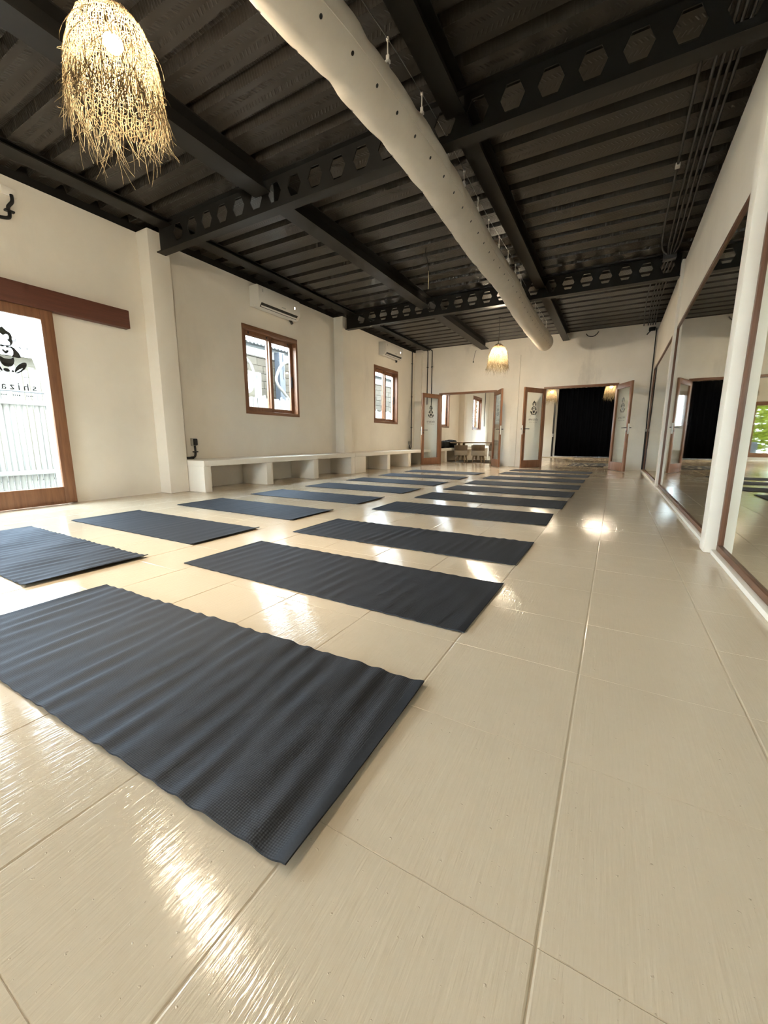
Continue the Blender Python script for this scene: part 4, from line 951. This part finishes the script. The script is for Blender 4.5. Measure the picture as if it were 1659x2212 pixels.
o = MB().tube(bez([(-8.1, 9.0, 2.72), (-7.7, 8.62, 2.72), (-7.6, 8.35, 2.73), (-7.6, 8.10, 2.62), (-7.6, 7.93, 2.40), (-7.6, 7.87, 2.22), (-7.6, 7.95, 2.06), (-7.6, 8.13, 1.92), (-7.6, 8.32, 1.72), (-7.75, 8.36, 1.45), (-8.1, 8.32, 1.38)], 6), 0.035, 10).build('insulated_hose', M_HOSE, None, True); tag(o, 'white looping hose outside the right pane of the nearer window', 'hose')
o = MB().tube(bez([(-7.62, 6.70, 2.85), (-7.62, 6.90, 2.62), (-7.62, 7.05, 2.50), (-7.62, 7.13, 2.36), (-7.64, 7.15, 2.26)], 6), 0.030, 10).build('insulated_hose', M_HOSE, None, True); tag(o, 'white hose running down to the outdoor condenser unit', 'hose')
# shed and leaning pole seen through the sliding door
o = empty('garden_shed', (-9.6, 2.6, 0), label='weathered shed with corrugated roof behind the fence at the sliding door', cat='shed')
MB().bbox(-0.6, 0.45, -0.9, 1.5, 0, 2.15, 0.01).build('shed_wall', M_TAN, o)
vs = []; fs = []
for i in range(121):
    y = -1.1 + 2.9 * i / 120; w = 0.02 * math.sin(2 * PI * y / 0.11); vs += [(0.75, y, 2.18 + 0.10 * (y + 1.1) / 2.9 + w), (-1.0, y, 2.62 + 0.10 * (y + 1.1) / 2.9 + w)]
for i in range(120): fs.append((2 * i, 2 * i + 2, 2 * i + 3, 2 * i + 1))
q = MB().add(vs, fs).build('shed_roof', M_ROOF, o, True, None); md = q.modifiers.new('t', 'SOLIDIFY'); md.thickness = 0.005
o = MB().tube([(-7.3, 2.92, 1.2), (-7.3, 2.82, 1.75), (-7.3, 2.70, 2.25)], 0.045, 10).tube([(-7.3, 3.02, -0.02), (-7.3, 2.92, 1.2)], 0.046, 10).build('leaning_pole', M_FENCE, None, True); tag(o, 'white leaning bamboo pole outside the sliding door', 'pole')
# shrubs beyond the end door
def shrub(x, y, z, h, w, seed, label):
    r = random.Random(seed); e = empty('garden_shrub', (x, y, 0), label=label, cat='shrub', group='shrubs beyond the end door')
    b = MB()
    for _ in range(4200):
        a, q = r.uniform(0, 2 * PI), r.random() ** 0.5; c = Vector((w * q * math.cos(a), w * q * math.sin(a), z + (h - z) * r.random()))
        d = Vector((r.uniform(-1, 1), r.uniform(-1, 1), r.uniform(-0.6, 0.8))).normalized(); s = d.cross(Vector((r.uniform(-1, 1), r.uniform(-1, 1), r.uniform(-1, 1)))).normalized()
        L = r.uniform(0.10, 0.2); b.add([c[:], (c + d * L * .5 + s * L * .28)[:], (c + d * L)[:], (c + d * L * .5 - s * L * .28)[:]], [(0, 1, 2, 3)])
    b.build('foliage', M_LEAF, e)
    MB().tube([(0, 0, 0), (0.05, 0.03, h * 0.4), (-0.03, 0.02, h * 0.8)], [0.05, 0.035, 0.015], 8).build('stem', M_BARK, e, True)
shrub(-3.6, 22.6, 0.3, 3.6, 0.95, 1, 'lime green shrub nearest the end door')
shrub(-6.0, 22.6, 0.3, 3.5, 0.95, 2, 'lime green shrub beside the one nearest the end door')
shrub(-2.3, 25.2, 0.3, 3.9, 1.0, 3, 'lime green shrub in the back row, right of the end door')
shrub(-4.8, 25.2, 0.3, 3.9, 1.0, 4, 'lime green shrub in the back row, straight behind the end door')
o = MB().bbox(-3.55, -3.05, 20.9, 21.3, -0.02, 0.66, 0.02).build('planter_box', M_GREYPOST, None, True); tag(o, 'grey planter box outside the end door', 'planter')
